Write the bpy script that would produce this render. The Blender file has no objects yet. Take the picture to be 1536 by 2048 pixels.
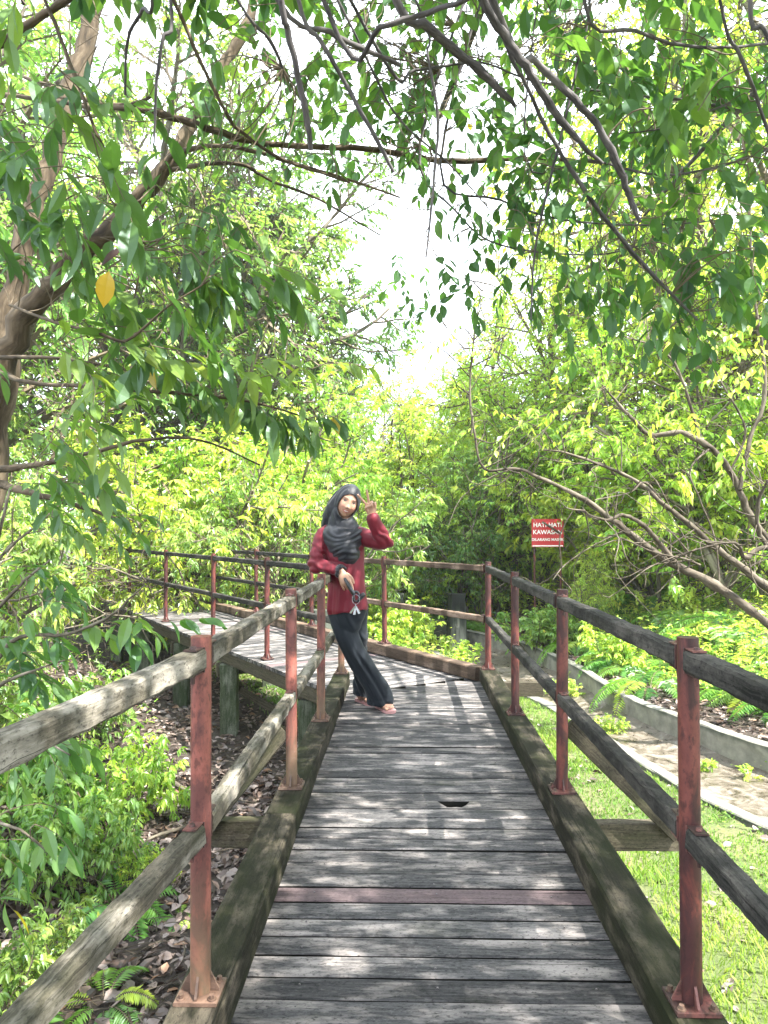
import bpy, math, random
import numpy as np
from mathutils import Vector, Matrix

# ------------------------------------------------------------ camera, world, sun, exposure
SC = bpy.context.scene
COL = SC.collection
R = math.radians
FPX = 1491.3                       # focal length in pixels of the 1536x2048 photograph
CAMPOS = np.array([0.0, 0.0, 1.235])
YAW, PITCH, ROLL = R(1.537), R(1.411), R(-0.158)
cam_data = bpy.data.cameras.new("camera")
cam = bpy.data.objects.new("camera", cam_data)
COL.objects.link(cam)
cam_data.sensor_fit = 'AUTO'
cam_data.sensor_width = 36.0
cam_data.lens = 36.0 * FPX / 2048.0
cam_data.clip_start = 0.05
cam_data.clip_end = 3000
CM = Matrix.Rotation(YAW, 4, 'Z') @ Matrix.Rotation(R(90) + PITCH, 4, 'X') @ Matrix.Rotation(ROLL, 4, 'Z')
cam.matrix_world = Matrix.Translation(Vector(CAMPOS)) @ CM
SC.camera = cam
CR = np.array(CM.to_3x3())

SUN_EL, SUN_AZ = 55.0, 122.0        # azimuth measured from +Y towards +X
world = bpy.data.worlds.new("World")
SC.world = world
world.use_nodes = True
wt = world.node_tree
for n in list(wt.nodes):
    wt.nodes.remove(n)
w_out = wt.nodes.new('ShaderNodeOutputWorld')
w_bg = wt.nodes.new('ShaderNodeBackground')
w_sky = wt.nodes.new('ShaderNodeTexSky')
w_sky.sky_type = 'NISHITA'
w_sky.sun_disc = False
w_sky.sun_elevation = R(SUN_EL)
w_sky.sun_rotation = R(SUN_AZ)
w_sky.air_density = 1.0
w_sky.dust_density = 3.0
w_sky.ozone_density = 1.0
# thin bright cloud over the blue
w_tc = wt.nodes.new('ShaderNodeTexCoord')
w_ns = wt.nodes.new('ShaderNodeTexNoise'); w_ns.inputs['Scale'].default_value = 2.2; w_ns.inputs['Detail'].default_value = 5
w_rp = wt.nodes.new('ShaderNodeValToRGB')
w_rp.color_ramp.elements[0].position = 0.22; w_rp.color_ramp.elements[1].position = 0.5
w_mx = wt.nodes.new('ShaderNodeMix'); w_mx.data_type = 'RGBA'
w_mx.inputs[7].default_value = (8.0, 8.6, 9.4, 1)
wt.links.new(w_tc.outputs['Generated'], w_ns.inputs['Vector'])
wt.links.new(w_ns.outputs['Fac'], w_rp.inputs['Fac'])
wt.links.new(w_rp.outputs['Color'], w_mx.inputs[0])
wt.links.new(w_sky.outputs['Color'], w_mx.inputs[6])
wt.links.new(w_mx.outputs[2], w_bg.inputs['Color'])
w_bg.inputs['Strength'].default_value = 0.115
wt.links.new(w_bg.outputs[0], w_out.inputs[0])

sun_d = bpy.data.lights.new("sun", 'SUN')
sun_d.energy = 5.0
sun_d.angle = R(0.53)
sun_d.color = (1.0, 0.955, 0.88)
sun = bpy.data.objects.new("sun", sun_d)
COL.objects.link(sun)
_sd = Vector((math.cos(R(SUN_EL)) * math.sin(R(SUN_AZ)), math.cos(R(SUN_EL)) * math.cos(R(SUN_AZ)), math.sin(R(SUN_EL))))
sun.rotation_euler = _sd.to_track_quat('Z', 'Y').to_euler()
sun.location = _sd * 60

vs = SC.view_settings
vs.view_transform = 'Standard'
vs.look = 'None'
vs.gamma = 1.0
vs.exposure = 2.3
SC.cycles.max_bounces = 8
SC.cycles.diffuse_bounces = 4
SC.cycles.glossy_bounces = 2
SC.cycles.transmission_bounces = 4
SC.cycles.transparent_max_bounces = 8
SC.cycles.use_denoising = True

rng = np.random.default_rng(11)
random.seed(5)

# ------------------------------------------------------------ helpers
def at(px, py, Y):
    """world point at photograph pixel (px, py) lying in the plane y = Y"""
    d = CR @ np.array([(px - 768) / FPX, -(py - 1024) / FPX, -1.0])
    return CAMPOS + d * (Y / d[1])

def nrm(v):
    v = np.asarray(v, float)
    return v / (np.linalg.norm(v) + 1e-12)

class MB:
    """collects geometry, then links it as one mesh object"""
    def __init__(self):
        self.V = []; self.L = []; self.T = []; self.LC = []; self.RN = []; self.M = []; self.n = 0
    def add(self, v, faces, lc=None, rnd=0.0, mat=0):
        v = np.asarray(v, float).reshape(-1, 3)
        k = len(v)
        self.V.append(v)
        self.LC.append(v.copy() if lc is None else np.asarray(lc, float).reshape(-1, 3))
        rn = np.asarray(rnd, float)
        self.RN.append(np.full(k, float(rn)) if rn.ndim == 0 else rn)
        if isinstance(faces, np.ndarray):
            self.L.append((faces + self.n).ravel())
            self.T.append(np.full(len(faces), faces.shape[1]))
            self.M.append(np.full(len(faces), mat))
        else:
            for f in faces:
                self.L.append(np.asarray(f) + self.n)
            self.T.append(np.array([len(f) for f in faces]))
            self.M.append(np.full(len(faces), mat))
        self.n += k
    def mesh(self, name, mats, smooth=False):
        V = np.concatenate(self.V); L = np.concatenate(self.L).astype(np.int32)
        T = np.concatenate(self.T).astype(np.int32); M = np.concatenate(self.M).astype(np.int32)
        me = bpy.data.meshes.new(name)
        me.vertices.add(len(V)); me.vertices.foreach_set('co', V.astype(np.float32).ravel())
        me.loops.add(len(L)); me.loops.foreach_set('vertex_index', L)
        me.polygons.add(len(T))
        st = np.concatenate([[0], np.cumsum(T)[:-1]]).astype(np.int32)
        me.polygons.foreach_set('loop_start', st)
        try:
            me.polygons.foreach_set('loop_total', T)
        except Exception:
            pass
        me.polygons.foreach_set('material_index', M)
        me.polygons.foreach_set('use_smooth', np.full(len(T), bool(smooth)))
        a = me.attributes.new('lc', 'FLOAT_VECTOR', 'POINT')
        a.data.foreach_set('vector', np.concatenate(self.LC).astype(np.float32).ravel())
        b = me.attributes.new('rnd', 'FLOAT', 'POINT')
        b.data.foreach_set('value', np.concatenate(self.RN).astype(np.float32))
        me.update(calc_edges=True)
        if not isinstance(mats, (list, tuple)):
            mats = [mats]
        for m in mats:
            me.materials.append(m)
        return me
    def build(self, name, mats, parent=None, smooth=False):
        return link(name, self.mesh(name, mats, smooth), parent)

def link(name, me, parent=None):
    o = bpy.data.objects.new(name, me)
    COL.objects.link(o)
    if parent is not None:
        o.parent = parent
        o.location = -PW(parent)
    return o

def PW(o):
    v = Vector((0, 0, 0))
    while o is not None:
        v = v + o.location
        o = o.parent
    return v

def thing(name, label, cat, loc=(0, 0, 0), group=None):
    o = bpy.data.objects.new(name, None)
    o.empty_display_size = 0.1
    COL.objects.link(o)
    o.location = loc
    tag(o, label, cat, group)
    return o

def tag(o, label=None, cat=None, group=None, kind=None):
    if label: o['label'] = label
    if cat: o['category'] = cat
    if group: o['group'] = group
    if kind: o['kind'] = kind
    return o

def rect_section(w, h, c=0.004):
    a, b = w / 2, h / 2
    return np.array([(-a + c, -b), (a - c, -b), (a, -b + c), (a, b - c), (a - c, b), (-a + c, b), (-a, b - c), (-a, -b + c)])

def circ(n):
    t = np.arange(n) * 2 * math.pi / n
    return np.stack([np.cos(t), np.sin(t)], 1)

def loft(mb, P, S, side=None, scales=None, caps=True, rnd=None, mat=0, off=None, jit=0.0):
    """sweep the section S (m,2) along the points P; side = fixed horizontal reference or None (parallel transport)"""
    P = np.asarray(P, float); n = len(P); m = len(S)
    T = np.gradient(P, axis=0)
    T /= np.linalg.norm(T, axis=1)[:, None] + 1e-12
    if side is not None:
        s0 = np.asarray(side, float)
        A = s0[None] - (T @ s0)[:, None] * T
        A /= np.linalg.norm(A, axis=1)[:, None] + 1e-12
    else:
        A = np.zeros_like(P)
        ref = np.array([0, 0, 1.0]) if abs(T[0][2]) < 0.9 else np.array([1.0, 0, 0])
        a = nrm(np.cross(T[0], ref))
        for i in range(n):
            a = a - T[i] * a.dot(T[i]); a = a / (np.linalg.norm(a) + 1e-12)
            A[i] = a
    B = np.cross(A, T) if side is None else np.cross(T, A) * -1
    if side is not None and B[:, 2].mean() < -0.3: B = -B
    sc = np.ones((n, 1)) if scales is None else np.asarray(scales, float).reshape(n, -1)
    sx = sc[:, :1]; sy = sc[:, -1:]
    S = np.asarray(S, float)
    V = P[:, None] + A[:, None] * (S[None, :, 0] * sx)[..., None] + B[:, None] * (S[None, :, 1] * sy)[..., None]
    if jit:
        V = V + rng.normal(0, jit, V.shape)
    dist = np.concatenate([[0], np.cumsum(np.linalg.norm(np.diff(P, axis=0), axis=1))])
    o = rng.uniform(0, 50, 3) if off is None else np.asarray(off)
    LC = np.zeros((n, m, 3))
    LC[..., 0] = dist[:, None] + o[0]
    LC[..., 1] = S[None, :, 0] * sx + o[1]
    LC[..., 2] = S[None, :, 1] * sy + o[2]
    i = np.arange(n - 1)[:, None] * m; j = np.arange(m)[None]; j2 = (j + 1) % m
    F = np.stack([i + j, i + j2, i + m + j2, i + m + j], -1).reshape(-1, 4)
    r = rng.random() if rnd is None else rnd
    mb.add(V, F, LC, r, mat)
    if caps:
        mb.add(V[0], [tuple(range(m))[::-1]], LC[0], r, mat)
        mb.add(V[-1], [tuple(range(m))], LC[-1], r, mat)

def beam(mb, p0, p1, w, h, side=None, n=6, c=0.004, jit=0.0, wob=0.0, rnd=None, mat=0):
    p0 = np.asarray(p0, float); p1 = np.asarray(p1, float)
    t = np.linspace(0, 1, n + 1)[:, None]
    P = p0 + (p1 - p0) * t
    if wob:
        P[1:-1] += rng.normal(0, wob, (n - 1, 3)) * [1, 1, 1]
    if side is None:
        d = nrm(p1 - p0)
        side = nrm(np.cross(d, [0, 0, 1])) if abs(d[2]) < 0.95 else np.array([1.0, 0, 0])
    loft(mb, P, rect_section(w, h, c), side=side, rnd=rnd, mat=mat, jit=jit)

def cyl(mb, p0, p1, r0, r1=None, n=16, caps=True, rnd=None, mat=0, seg=1):
    r1 = r0 if r1 is None else r1
    t = np.linspace(0, 1, seg + 1)
    P = np.asarray(p0, float) + (np.asarray(p1, float) - np.asarray(p0, float)) * t[:, None]
    loft(mb, P, circ(n), scales=r0 + (r1 - r0) * t, caps=caps, rnd=rnd, mat=mat)

def smooth_path(P, k=4):
    """Catmull-Rom through points (any dimension)"""
    P = np.asarray(P, float)
    Q = np.vstack([2 * P[0] - P[1], P, 2 * P[-1] - P[-2]])
    out = []
    for i in range(1, len(Q) - 2):
        for s in np.arange(k) / k:
            a, b, c, d = Q[i - 1], Q[i], Q[i + 1], Q[i + 2]
            out.append(0.5 * (2 * b + (c - a) * s + (2 * a - 5 * b + 4 * c - d) * s * s + (3 * b - a - 3 * c + d) * s ** 3))
    out.append(P[-1])
    return np.array(out)

def sstep(a, b, x):
    t = np.clip((np.asarray(x, float) - a) / (b - a), 0, 1)
    return t * t * (3 - 2 * t)

def vnoise(x, y, s, seed=0):
    """cheap smooth value noise"""
    x = np.asarray(x, float) * s + 100.3 + seed * 17.1; y = np.asarray(y, float) * s + 55.7 + seed * 9.7
    xi = np.floor(x); yi = np.floor(y); xf = x - xi; yf = y - yi
    u = xf * xf * (3 - 2 * xf); v = yf * yf * (3 - 2 * yf)
    def h(a, b):
        q = np.sin(a * 127.1 + b * 311.7 + seed * 3.3) * 43758.5453
        return q - np.floor(q)
    return (h(xi, yi) * (1 - u) + h(xi + 1, yi) * u) * (1 - v) + (h(xi, yi + 1) * (1 - u) + h(xi + 1, yi + 1) * u) * v

# ------------------------------------------------------------ materials
class NT:
    def __init__(self, name):
        self.m = bpy.data.materials.new(name)
        self.m.use_nodes = True
        self.t = self.m.node_tree
        for n in list(self.t.nodes):
            self.t.nodes.remove(n)
        self.out = self.t.nodes.new('ShaderNodeOutputMaterial')
    def n(self, typ, **kw):
        nd = self.t.nodes.new(typ)
        for k, v in kw.items():
            if k.startswith('i_'):
                key = k[2:].replace('_', ' ')
                nd.inputs[key].default_value = v
            else:
                setattr(nd, k, v)
        return nd
    def l(self, a, b):
        self.t.links.new(a, b)
    def attr(self, name):
        return self.n('ShaderNodeAttribute', attribute_name=name)
    def mapping(self, src, scale):
        mp = self.n('ShaderNodeMapping')
        mp.inputs['Scale'].default_value = scale
        self.l(src, mp.inputs['Vector'])
        return mp.outputs[0]
    def noise(self, src, scale, detail=4, rough=0.55, dist=0.0):
        n = self.n('ShaderNodeTexNoise')
        n.inputs['Scale'].default_value = scale; n.inputs['Detail'].default_value = detail
        n.inputs['Roughness'].default_value = rough; n.inputs['Distortion'].default_value = dist
        if src is not None: self.l(src, n.inputs['Vector'])
        return n.outputs['Fac']
    def ramp(self, src, stops, interp='LINEAR'):
        r = self.n('ShaderNodeValToRGB')
        r.color_ramp.interpolation = interp
        while len(r.color_ramp.elements) < len(stops):
            r.color_ramp.elements.new(0.5)
        for e, (p, c) in zip(r.color_ramp.elements, stops):
            e.position = p
            e.color = tuple(c) + (1,) if len(c) == 3 else c
        self.l(src, r.inputs['Fac'])
        return r.outputs['Color']
    def mix(self, fac, a, b, mode='MIX'):
        m = self.n('ShaderNodeMix', data_type='RGBA', blend_type=mode)
        for s, v in ((0, fac), (6, a), (7, b)):
            if hasattr(v, 'is_linked') or hasattr(v, 'links'):
                self.l(v, m.inputs[s])
            else:
                m.inputs[s].default_value = v if s == 0 else (tuple(v) + (1,) if len(v) == 3 else v)
        return m.outputs[2]
    def math(self, op, a, b=0.0):
        m = self.n('ShaderNodeMath', operation=op)
        for s, v in ((0, a), (1, b)):
            if hasattr(v, 'links'): self.l(v, m.inputs[s])
            else: m.inputs[s].default_value = v
        return m.outputs[0]
    def bump(self, h, dist=0.002, strength=0.6):
        b = self.n('ShaderNodeBump')
        b.inputs['Distance'].default_value = dist; b.inputs['Strength'].default_value = strength
        self.l(h, b.inputs['Height'])
        return b.outputs[0]
    def principled(self, col, rough=0.7, normal=None, metallic=0.0, spec=0.4):
        p = self.n('ShaderNodeBsdfPrincipled')
        if hasattr(col, 'links'): self.l(col, p.inputs['Base Color'])
        else: p.inputs['Base Color'].default_value = tuple(col) + (1,)
        if hasattr(rough, 'links'): self.l(rough, p.inputs['Roughness'])
        else: p.inputs['Roughness'].default_value = rough
        p.inputs['Metallic'].default_value = metallic
        p.inputs['Specular IOR Level'].default_value = spec
        if normal is not None: self.l(normal, p.inputs['Normal'])
        self.l(p.outputs[0], self.out.inputs[0])
        return self.m

KM = 0.76
def kc_(c): return tuple(x * KM for x in c)
def wood_mat(name, dark, light, moss=0.0, mosscol=(0.05, 0.06, 0.02), pale=None, palef=0.35, bands=0.0):
    dark, light, mosscol = kc_(dark), kc_(light), kc_(mosscol)
    if pale is not None: pale = tuple(x * 1.0 for x in pale)
    N = NT(name)
    lc = N.attr('lc').outputs['Vector']
    rn = N.attr('rnd').outputs['Fac']
    g = N.noise(N.mapping(lc, (5.0, 85, 85)), 1.0, 8, 0.72, 0.7)
    g2 = N.noise(N.mapping(lc, (14.0, 260, 260)), 1.0, 3, 0.6)
    blot = N.noise(N.mapping(lc, (2.2, 6, 6)), 1.0, 4, 0.6)
    base = N.ramp(g, [(0.33, dark), (0.66, light)])
    base = N.mix(N.math('MULTIPLY', g2, 0.45), base, tuple(c * 0.35 for c in dark))
    if pale is not None:
        pf = N.ramp(N.noise(N.mapping(lc, (4, 14, 14)), 1.0, 5, 0.65), [(0.47, (0, 0, 0)), (0.62, (1, 1, 1))])
        base = N.mix(N.math('MULTIPLY', pf, palef), base, pale)
    crk = N.ramp(N.noise(N.mapping(lc, (1.6, 75, 75)), 1.0, 3, 0.7, 0.4), [(0.33, (1, 1, 1)), (0.39, (0, 0, 0))])
    base = N.mix(N.math('MULTIPLY', crk, 0.8), base, tuple(c * 0.2 for c in dark))
    spk = N.noise(N.mapping(lc, (70, 130, 130)), 1.0, 6, 0.75)
    base = N.mix(N.ramp(spk, [(0.53, (0, 0, 0)), (0.64, (0.75, 0.75, 0.75))]), base, tuple(c * 0.3 for c in dark))
    base = N.mix(N.ramp(spk, [(0.34, (0.5, 0.5, 0.5)), (0.44, (0, 0, 0))]), base, tuple(min(1, c * 1.25) for c in light))
    val = N.math('ADD', N.math('MULTIPLY', rn, 0.55), 0.70)
    hs = N.n('ShaderNodeHueSaturation'); N.l(base, hs.inputs['Color']); N.l(val, hs.inputs['Value'])
    base = hs.outputs[0]
    if moss > 0:
        mf = N.ramp(blot, [(0.62 - 0.35 * moss, (0, 0, 0)), (0.78 - 0.3 * moss, (1, 1, 1))])
        base = N.mix(N.math('MULTIPLY', mf, min(1.0, 0.45 + moss * 0.5)), base, mosscol)
    if bands > 0:
        bf = N.ramp(N.noise(N.mapping(lc, (5.5, 0.4, 0.4)), 1.0, 2, 0.5), [(0.5, (0, 0, 0)), (0.56, (1, 1, 1))])
        base = N.mix(N.math('MULTIPLY', bf, bands), base, tuple(c * 0.3 for c in dark))
    h = N.math('ADD', N.math('MULTIPLY', g, 0.7), N.math('MULTIPLY', g2, 0.5))
    return N.principled(base, 0.85, N.bump(h, 0.003, 0.8), spec=0.15)

def leaf_mat(name, stops, trans=0.45, transcol=(1.15, 1.25, 0.75), rough=0.38, gloss=0.035):
    N = NT(name)
    rn = N.attr('rnd').outputs['Fac']
    col = N.ramp(rn, stops)
    oi = N.n('ShaderNodeObjectInfo')
    hs = N.n('ShaderNodeHueSaturation')
    N.l(N.math('ADD', N.math('MULTIPLY', oi.outputs['Random'], 0.03), 0.485), hs.inputs['Hue'])
    N.l(col, hs.inputs['Color'])
    col = hs.outputs[0]
    d = N.n('ShaderNodeBsdfDiffuse'); N.l(col, d.inputs['Color'])
    tcol = N.mix(1.0, col, transcol, 'MULTIPLY')
    tr = N.n('ShaderNodeBsdfTranslucent'); N.l(tcol, tr.inputs['Color'])
    m1 = N.n('ShaderNodeMixShader'); m1.inputs[0].default_value = trans
    N.l(d.outputs[0], m1.inputs[1]); N.l(tr.outputs[0], m1.inputs[2])
    g = N.n('ShaderNodeBsdfGlossy'); g.inputs['Roughness'].default_value = rough
    g.inputs['Color'].default_value = (0.7, 0.85, 0.9, 1)
    m2 = N.n('ShaderNodeMixShader'); m2.inputs[0].default_value = gloss
    N.l(m1.outputs[0], m2.inputs[1]); N.l(g.outputs[0], m2.inputs[2])
    N.l(m2.outputs[0], N.out.inputs[0])
    return N.m

def plain_mat(name, col, rough=0.6, metallic=0.0, var=0.15, scale=30, bump=0.0, spec=0.4):
    N = NT(name)
    tc = N.n('ShaderNodeTexCoord').outputs['Object']
    f = N.noise(tc, scale, 4)
    c = N.mix(f, tuple(x * (1 - var) for x in col), tuple(min(1, x * (1 + var)) for x in col))
    nm = N.bump(f, bump, 0.6) if bump else None
    return N.principled(c, rough, nm, metallic, spec)

def rust_mat(name, a, b, c, low=None):
    a, b, c = kc_(a), kc_(b), kc_(c)
    if low is not None: low = kc_(low)
    N = NT(name)
    lc = N.attr('lc').outputs['Vector']
    f = N.noise(N.mapping(lc, (4, 10, 10)), 1.0, 6, 0.65, 0.8)
    f2 = N.noise(N.mapping(lc, (22, 45, 45)), 1.0, 4, 0.6)
    col = N.ramp(f, [(0.3, a), (0.47, a), (0.56, b), (0.75, c)])
    col = N.mix(N.ramp(f2, [(0.55, (0, 0, 0)), (0.63, (0.6, 0.6, 0.6))]), col, tuple(x * 0.35 for x in a))
    f3 = N.noise(N.mapping(lc, (60, 90, 90)), 1.0, 5, 0.75)
    col = N.mix(N.ramp(f3, [(0.54, (0, 0, 0)), (0.68, (0.6, 0.6, 0.6))]), col, tuple(x * 0.4 for x in a))
    if low is not None:          # mud and algae splashed on the foot of the pole (object height)
        sx = N.n('ShaderNodeSeparateXYZ'); N.l(lc, sx.inputs[0])
        hz = N.math('ADD', sx.outputs['X'], N.math('MULTIPLY', f, 0.35))
        lf = N.ramp(hz, [(0.22, (0.65, 0.65, 0.65)), (0.5, (0, 0, 0))])
        col = N.mix(lf, col, low)
    return N.principled(col, 0.5, N.bump(f2, 0.0012, 0.5), spec=0.4)

M = {}
M['plank'] = wood_mat('weathered deck wood', (0.032, 0.032, 0.034), (0.155, 0.150, 0.150), moss=0.10, mosscol=(0.035, 0.040, 0.024), pale=(0.42, 0.375, 0.35), palef=0.5)
M['plank_new'] = wood_mat('newer pinkish plank', (0.11, 0.082, 0.085), (0.19, 0.145, 0.148))
M['gap_shade'] = wood_mat('board edge with painted shade', (0.006, 0.006, 0.005), (0.02, 0.02, 0.017))  # shade of the deck gaps, put into the colour of the board sides
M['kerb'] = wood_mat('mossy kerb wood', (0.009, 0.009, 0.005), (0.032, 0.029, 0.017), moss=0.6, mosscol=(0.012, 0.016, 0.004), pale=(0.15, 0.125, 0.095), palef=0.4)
M['rail_grey'] = wood_mat('silvered rail wood', (0.055, 0.049, 0.036), (0.165, 0.148, 0.112), moss=0.35, mosscol=(0.038, 0.044, 0.02), pale=(0.36, 0.33, 0.28), palef=0.6)
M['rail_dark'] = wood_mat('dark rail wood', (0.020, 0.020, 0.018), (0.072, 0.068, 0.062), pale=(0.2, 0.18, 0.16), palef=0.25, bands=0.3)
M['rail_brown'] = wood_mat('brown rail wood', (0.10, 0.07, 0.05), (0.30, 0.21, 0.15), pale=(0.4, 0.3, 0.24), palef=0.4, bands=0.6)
M['bearer'] = wood_mat('brown bearer wood', (0.05, 0.042, 0.03), (0.16, 0.14, 0.10), moss=0.25)
M['pile'] = wood_mat('algae stained pile', (0.035, 0.045, 0.03), (0.16, 0.18, 0.12), moss=0.5, mosscol=(0.035, 0.06, 0.02), pale=(0.3, 0.31, 0.26), palef=0.4)
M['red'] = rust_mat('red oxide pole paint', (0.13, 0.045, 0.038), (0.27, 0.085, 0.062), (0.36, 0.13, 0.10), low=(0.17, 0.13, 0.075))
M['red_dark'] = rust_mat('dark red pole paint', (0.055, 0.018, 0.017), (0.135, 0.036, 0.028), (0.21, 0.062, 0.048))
M['bolt'] = rust_mat('rusty bolt', (0.10, 0.06, 0.042), (0.17, 0.105, 0.075), (0.24, 0.17, 0.125))
M['bracket'] = rust_mat('red bracket steel', (0.05, 0.025, 0.022), (0.15, 0.06, 0.05), (0.25, 0.10, 0.085))
# ------------------------------------------------------------ boardwalk
U2 = nrm([-0.5453, 0.8383, 0]); N2 = np.array([U2[1], -U2[0], 0])      # direction / right normal of the far leg
S0 = np.array([-0.15, 5.86, 0.0])                                       # a point on the mitre seam
LX, RX = -0.497, 0.676
KH = 0.108
bw = thing('boardwalk', 'weathered grey plank boardwalk on stilts that bends left behind the woman', 'boardwalk', (0.1, 3, 0))

dk = MB()
M['nail'] = plain_mat('nail steel', (0.12, 0.11, 0.11), 0.5, 0.4)
y = -1.2
def paint_gap_shade(mb):  # sides and underside painted dark so gaps and the hole look shaded
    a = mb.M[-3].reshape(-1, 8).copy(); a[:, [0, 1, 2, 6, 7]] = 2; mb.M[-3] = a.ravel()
while y < 6.7:
    w = 0.0935 + rng.uniform(-0.003, 0.003)
    yc = y + w / 2
    x0, x1 = LX - 0.05, RX + 0.05
    # mitre: keep the part in front of the seam
    k = (np.array([0, yc, 0]) - S0) @ U2
    # (x - S0x)*Ux + (yc-S0y)*Uy < -gap
    lim = S0[0] + (-0.006 - w / 2 * 0.9 - (yc - S0[1]) * U2[1]) / U2[0]
    xs = max(x0, lim)
    if xs < x1 - 0.04:
        new = abs(yc - 2.54) < 0.052
        dz = rng.uniform(-0.0025, 0.0025)
        rr = rng.random()
        sag = rng.uniform(-0.002, 0.002)
        if abs(yc - 3.37) < 0.053:            # plank with the rotted hole at its far edge
            nx = 60
            X = np.linspace(xs, x1, nx)
            ya = np.full(nx, y); yb = np.full(nx, y + w)
            c, hw = 0.222, 0.064
            q = np.clip(1 - ((X - c) / hw) ** 2, 0, None)
            yb = yb - 0.082 * np.sqrt(q) * (1 + 0.12 * np.sin(X * 210)) 
            t = np.array([(0, 0), (0, 0)])
            V = np.stack([np.stack([X, ya, np.full(nx, -0.034)], 1), np.stack([X, ya, np.full(nx, dz)], 1),
                          np.stack([X, yb, np.full(nx, dz)], 1), np.stack([X, yb, np.full(nx, -0.034)], 1)], 1)
            LCv = np.stack([V[..., 0], V[..., 1], V[..., 2]], -1) + 3.3
            i = np.arange(nx - 1)[:, None] * 4; j = np.arange(4)[None]; j2 = (j + 1) % 4
            F = np.stack([i + j, i + 4 + j, i + 4 + j2, i + j2], -1).reshape(-1, 4)
            dk.add(V, F, LCv, 0.15)
        else:
            t = np.linspace(0, 1, 7)[:, None]
            P = np.array([xs, yc, -0.017 + dz]) + (np.array([x1 - xs, rng.uniform(-.002, .002), 0])) * t
            P[:, 2] += sag * np.sin(t[:, 0] * 3.1)
            loft(dk, P, rect_section(w, 0.034, 0.004), side=[0, 1, 0], rnd=0.7 if new else rr, mat=1 if new else 0, jit=0.0006)
            paint_gap_shade(dk)
    y += w + rng.uniform(0.008, 0.0135)
# far leg
s = 0.004
TN0, TN1 = -0.40, 0.93
while s < 13.2:
    w = 0.0935 + rng.uniform(-0.003, 0.003)
    c = S0 + U2 * (s + w / 2)
    a, b = c + N2 * TN0, c + N2 * TN1
    # trim behind the corners of the first leg
    t = np.linspace(0, 1, 6)[:, None]
    P = a + (b - a) * t; P[:, 2] = -0.017 + rng.uniform(-0.002, 0.002)
    mt = 1 if rng.random() < 0.05 else 0
    loft(dk, P, rect_section(w, 0.034, 0.004), side=U2, rnd=rng.random(), mat=mt, jit=0.0006)
    paint_gap_shade(dk)
    s += w + rng.uniform(0.008, 0.0135)
deck = dk.build('deck', [M['plank'], M['plank_new'], M['gap_shade']], bw)
# nail heads
nb = MB()
for yy in np.arange(0.9, 5.6, 0.1035):
    for xx in (-0.30, 0.10, 0.50):
        px = xx + rng.uniform(-0.02, 0.02); py = yy + rng.uniform(-0.03, 0.03)
        cyl(nb, (px, py, 0.001), (px, py, 0.0040), 0.003, 0.0027, 8)
tag(nb.build('nail_heads', M['nail'], deck), kind='stuff')

def kerb(p0, p1, w, h, mat, joints=(), nm='kerb'):
    p0 = np.array(p0, float); p1 = np.array(p1, float)
    d = nrm(p1 - p0); L = np.linalg.norm(p1 - p0)
    cuts = [0] + list(joints) + [L]
    for a, b in zip(cuts[:-1], cuts[1:]):
        mb = MB()
        beam(mb, p0 + d * (a + 0.002), p0 + d * (b - 0.002), w, h, n=max(3, int((b - a) / 0.25)), c=0.008, jit=0.0012)
        mb.build(nm, mat, bw)
KZ = 0.004 + KH / 2
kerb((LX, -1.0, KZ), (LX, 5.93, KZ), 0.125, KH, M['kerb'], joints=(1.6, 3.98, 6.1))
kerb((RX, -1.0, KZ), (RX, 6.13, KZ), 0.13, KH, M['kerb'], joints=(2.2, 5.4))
P4R = np.array([RX, 6.083, 0]); P4L = np.array([LX, 5.881, 0])
kb0 = P4R + U2 * 0.09 + N2 * 0.0 + [0, 0, KZ]
kerb(kb0, kb0 + U2 * 13.0, 0.12, KH, M['rail_brown'], joints=(3.4, 7.0, 10.5))
# stringers (edge beams) under both legs
def stringer(p0, p1, w=0.07, h=0.16, z=-0.038, mat='bearer'):
    mb = MB(); p0 = np.array(p0, float); p1 = np.array(p1, float)
    p0[2] = p1[2] = z - h / 2
    beam(mb, p0, p1, w, h, n=12, c=0.006, jit=0.001)
    mb.build('stringer', M[mat], bw)
stringer((LX + 0.02, -1.1, 0), (LX + 0.02, 5.75, 0)); stringer((RX - 0.02, -1.1, 0), (RX - 0.02, 5.95, 0)); stringer((0.0, -1.1, 0), (0.0, 5.7, 0))
e0 = S0 + N2 * (TN0 + 0.05); e1 = S0 + N2 * (TN1 - 0.06)
stringer(e0 + U2 * 0.3, e0 + U2 * 13.2, 0.08, 0.12, mat='bearer'); stringer(e1 + U2 * 0.4, e1 + U2 * 13.0, 0.08, 0.12)
# cross beams
def crossbeam(p0, p1, w=0.06, h=0.12, mat='bearer'):
    mb = MB(); beam(mb, p0, p1, w, h, n=6, c=0.004, jit=0.0008); mb.build('crossbeam', M[mat], bw)
ZB = -0.055 - 0.06
crossbeam((-0.93, 3.36, ZB), (LX - 0.02, 3.36, ZB)); crossbeam((RX + 0.02, 3.36, ZB), (1.215, 3.36, ZB)) 
crossbeam((-0.95, 0.2, ZB), (LX - 0.02, 0.2, ZB)); crossbeam((RX + 0.02, 0.2, ZB), (1.215, 0.2, ZB))
crossbeam((-0.90, 6.28, ZB), (LX - 0.10, 6.28, ZB)); crossbeam((RX + 0.02, 6.40, ZB), (1.17, 6.40, ZB))
ZL = -0.20 - 0.07
for yy in (0.2, 3.06, 5.6):
    crossbeam((LX - 0.1, yy + 0.07, ZL), (RX + 0.1, yy + 0.07, ZL), 0.07, 0.14)
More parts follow.
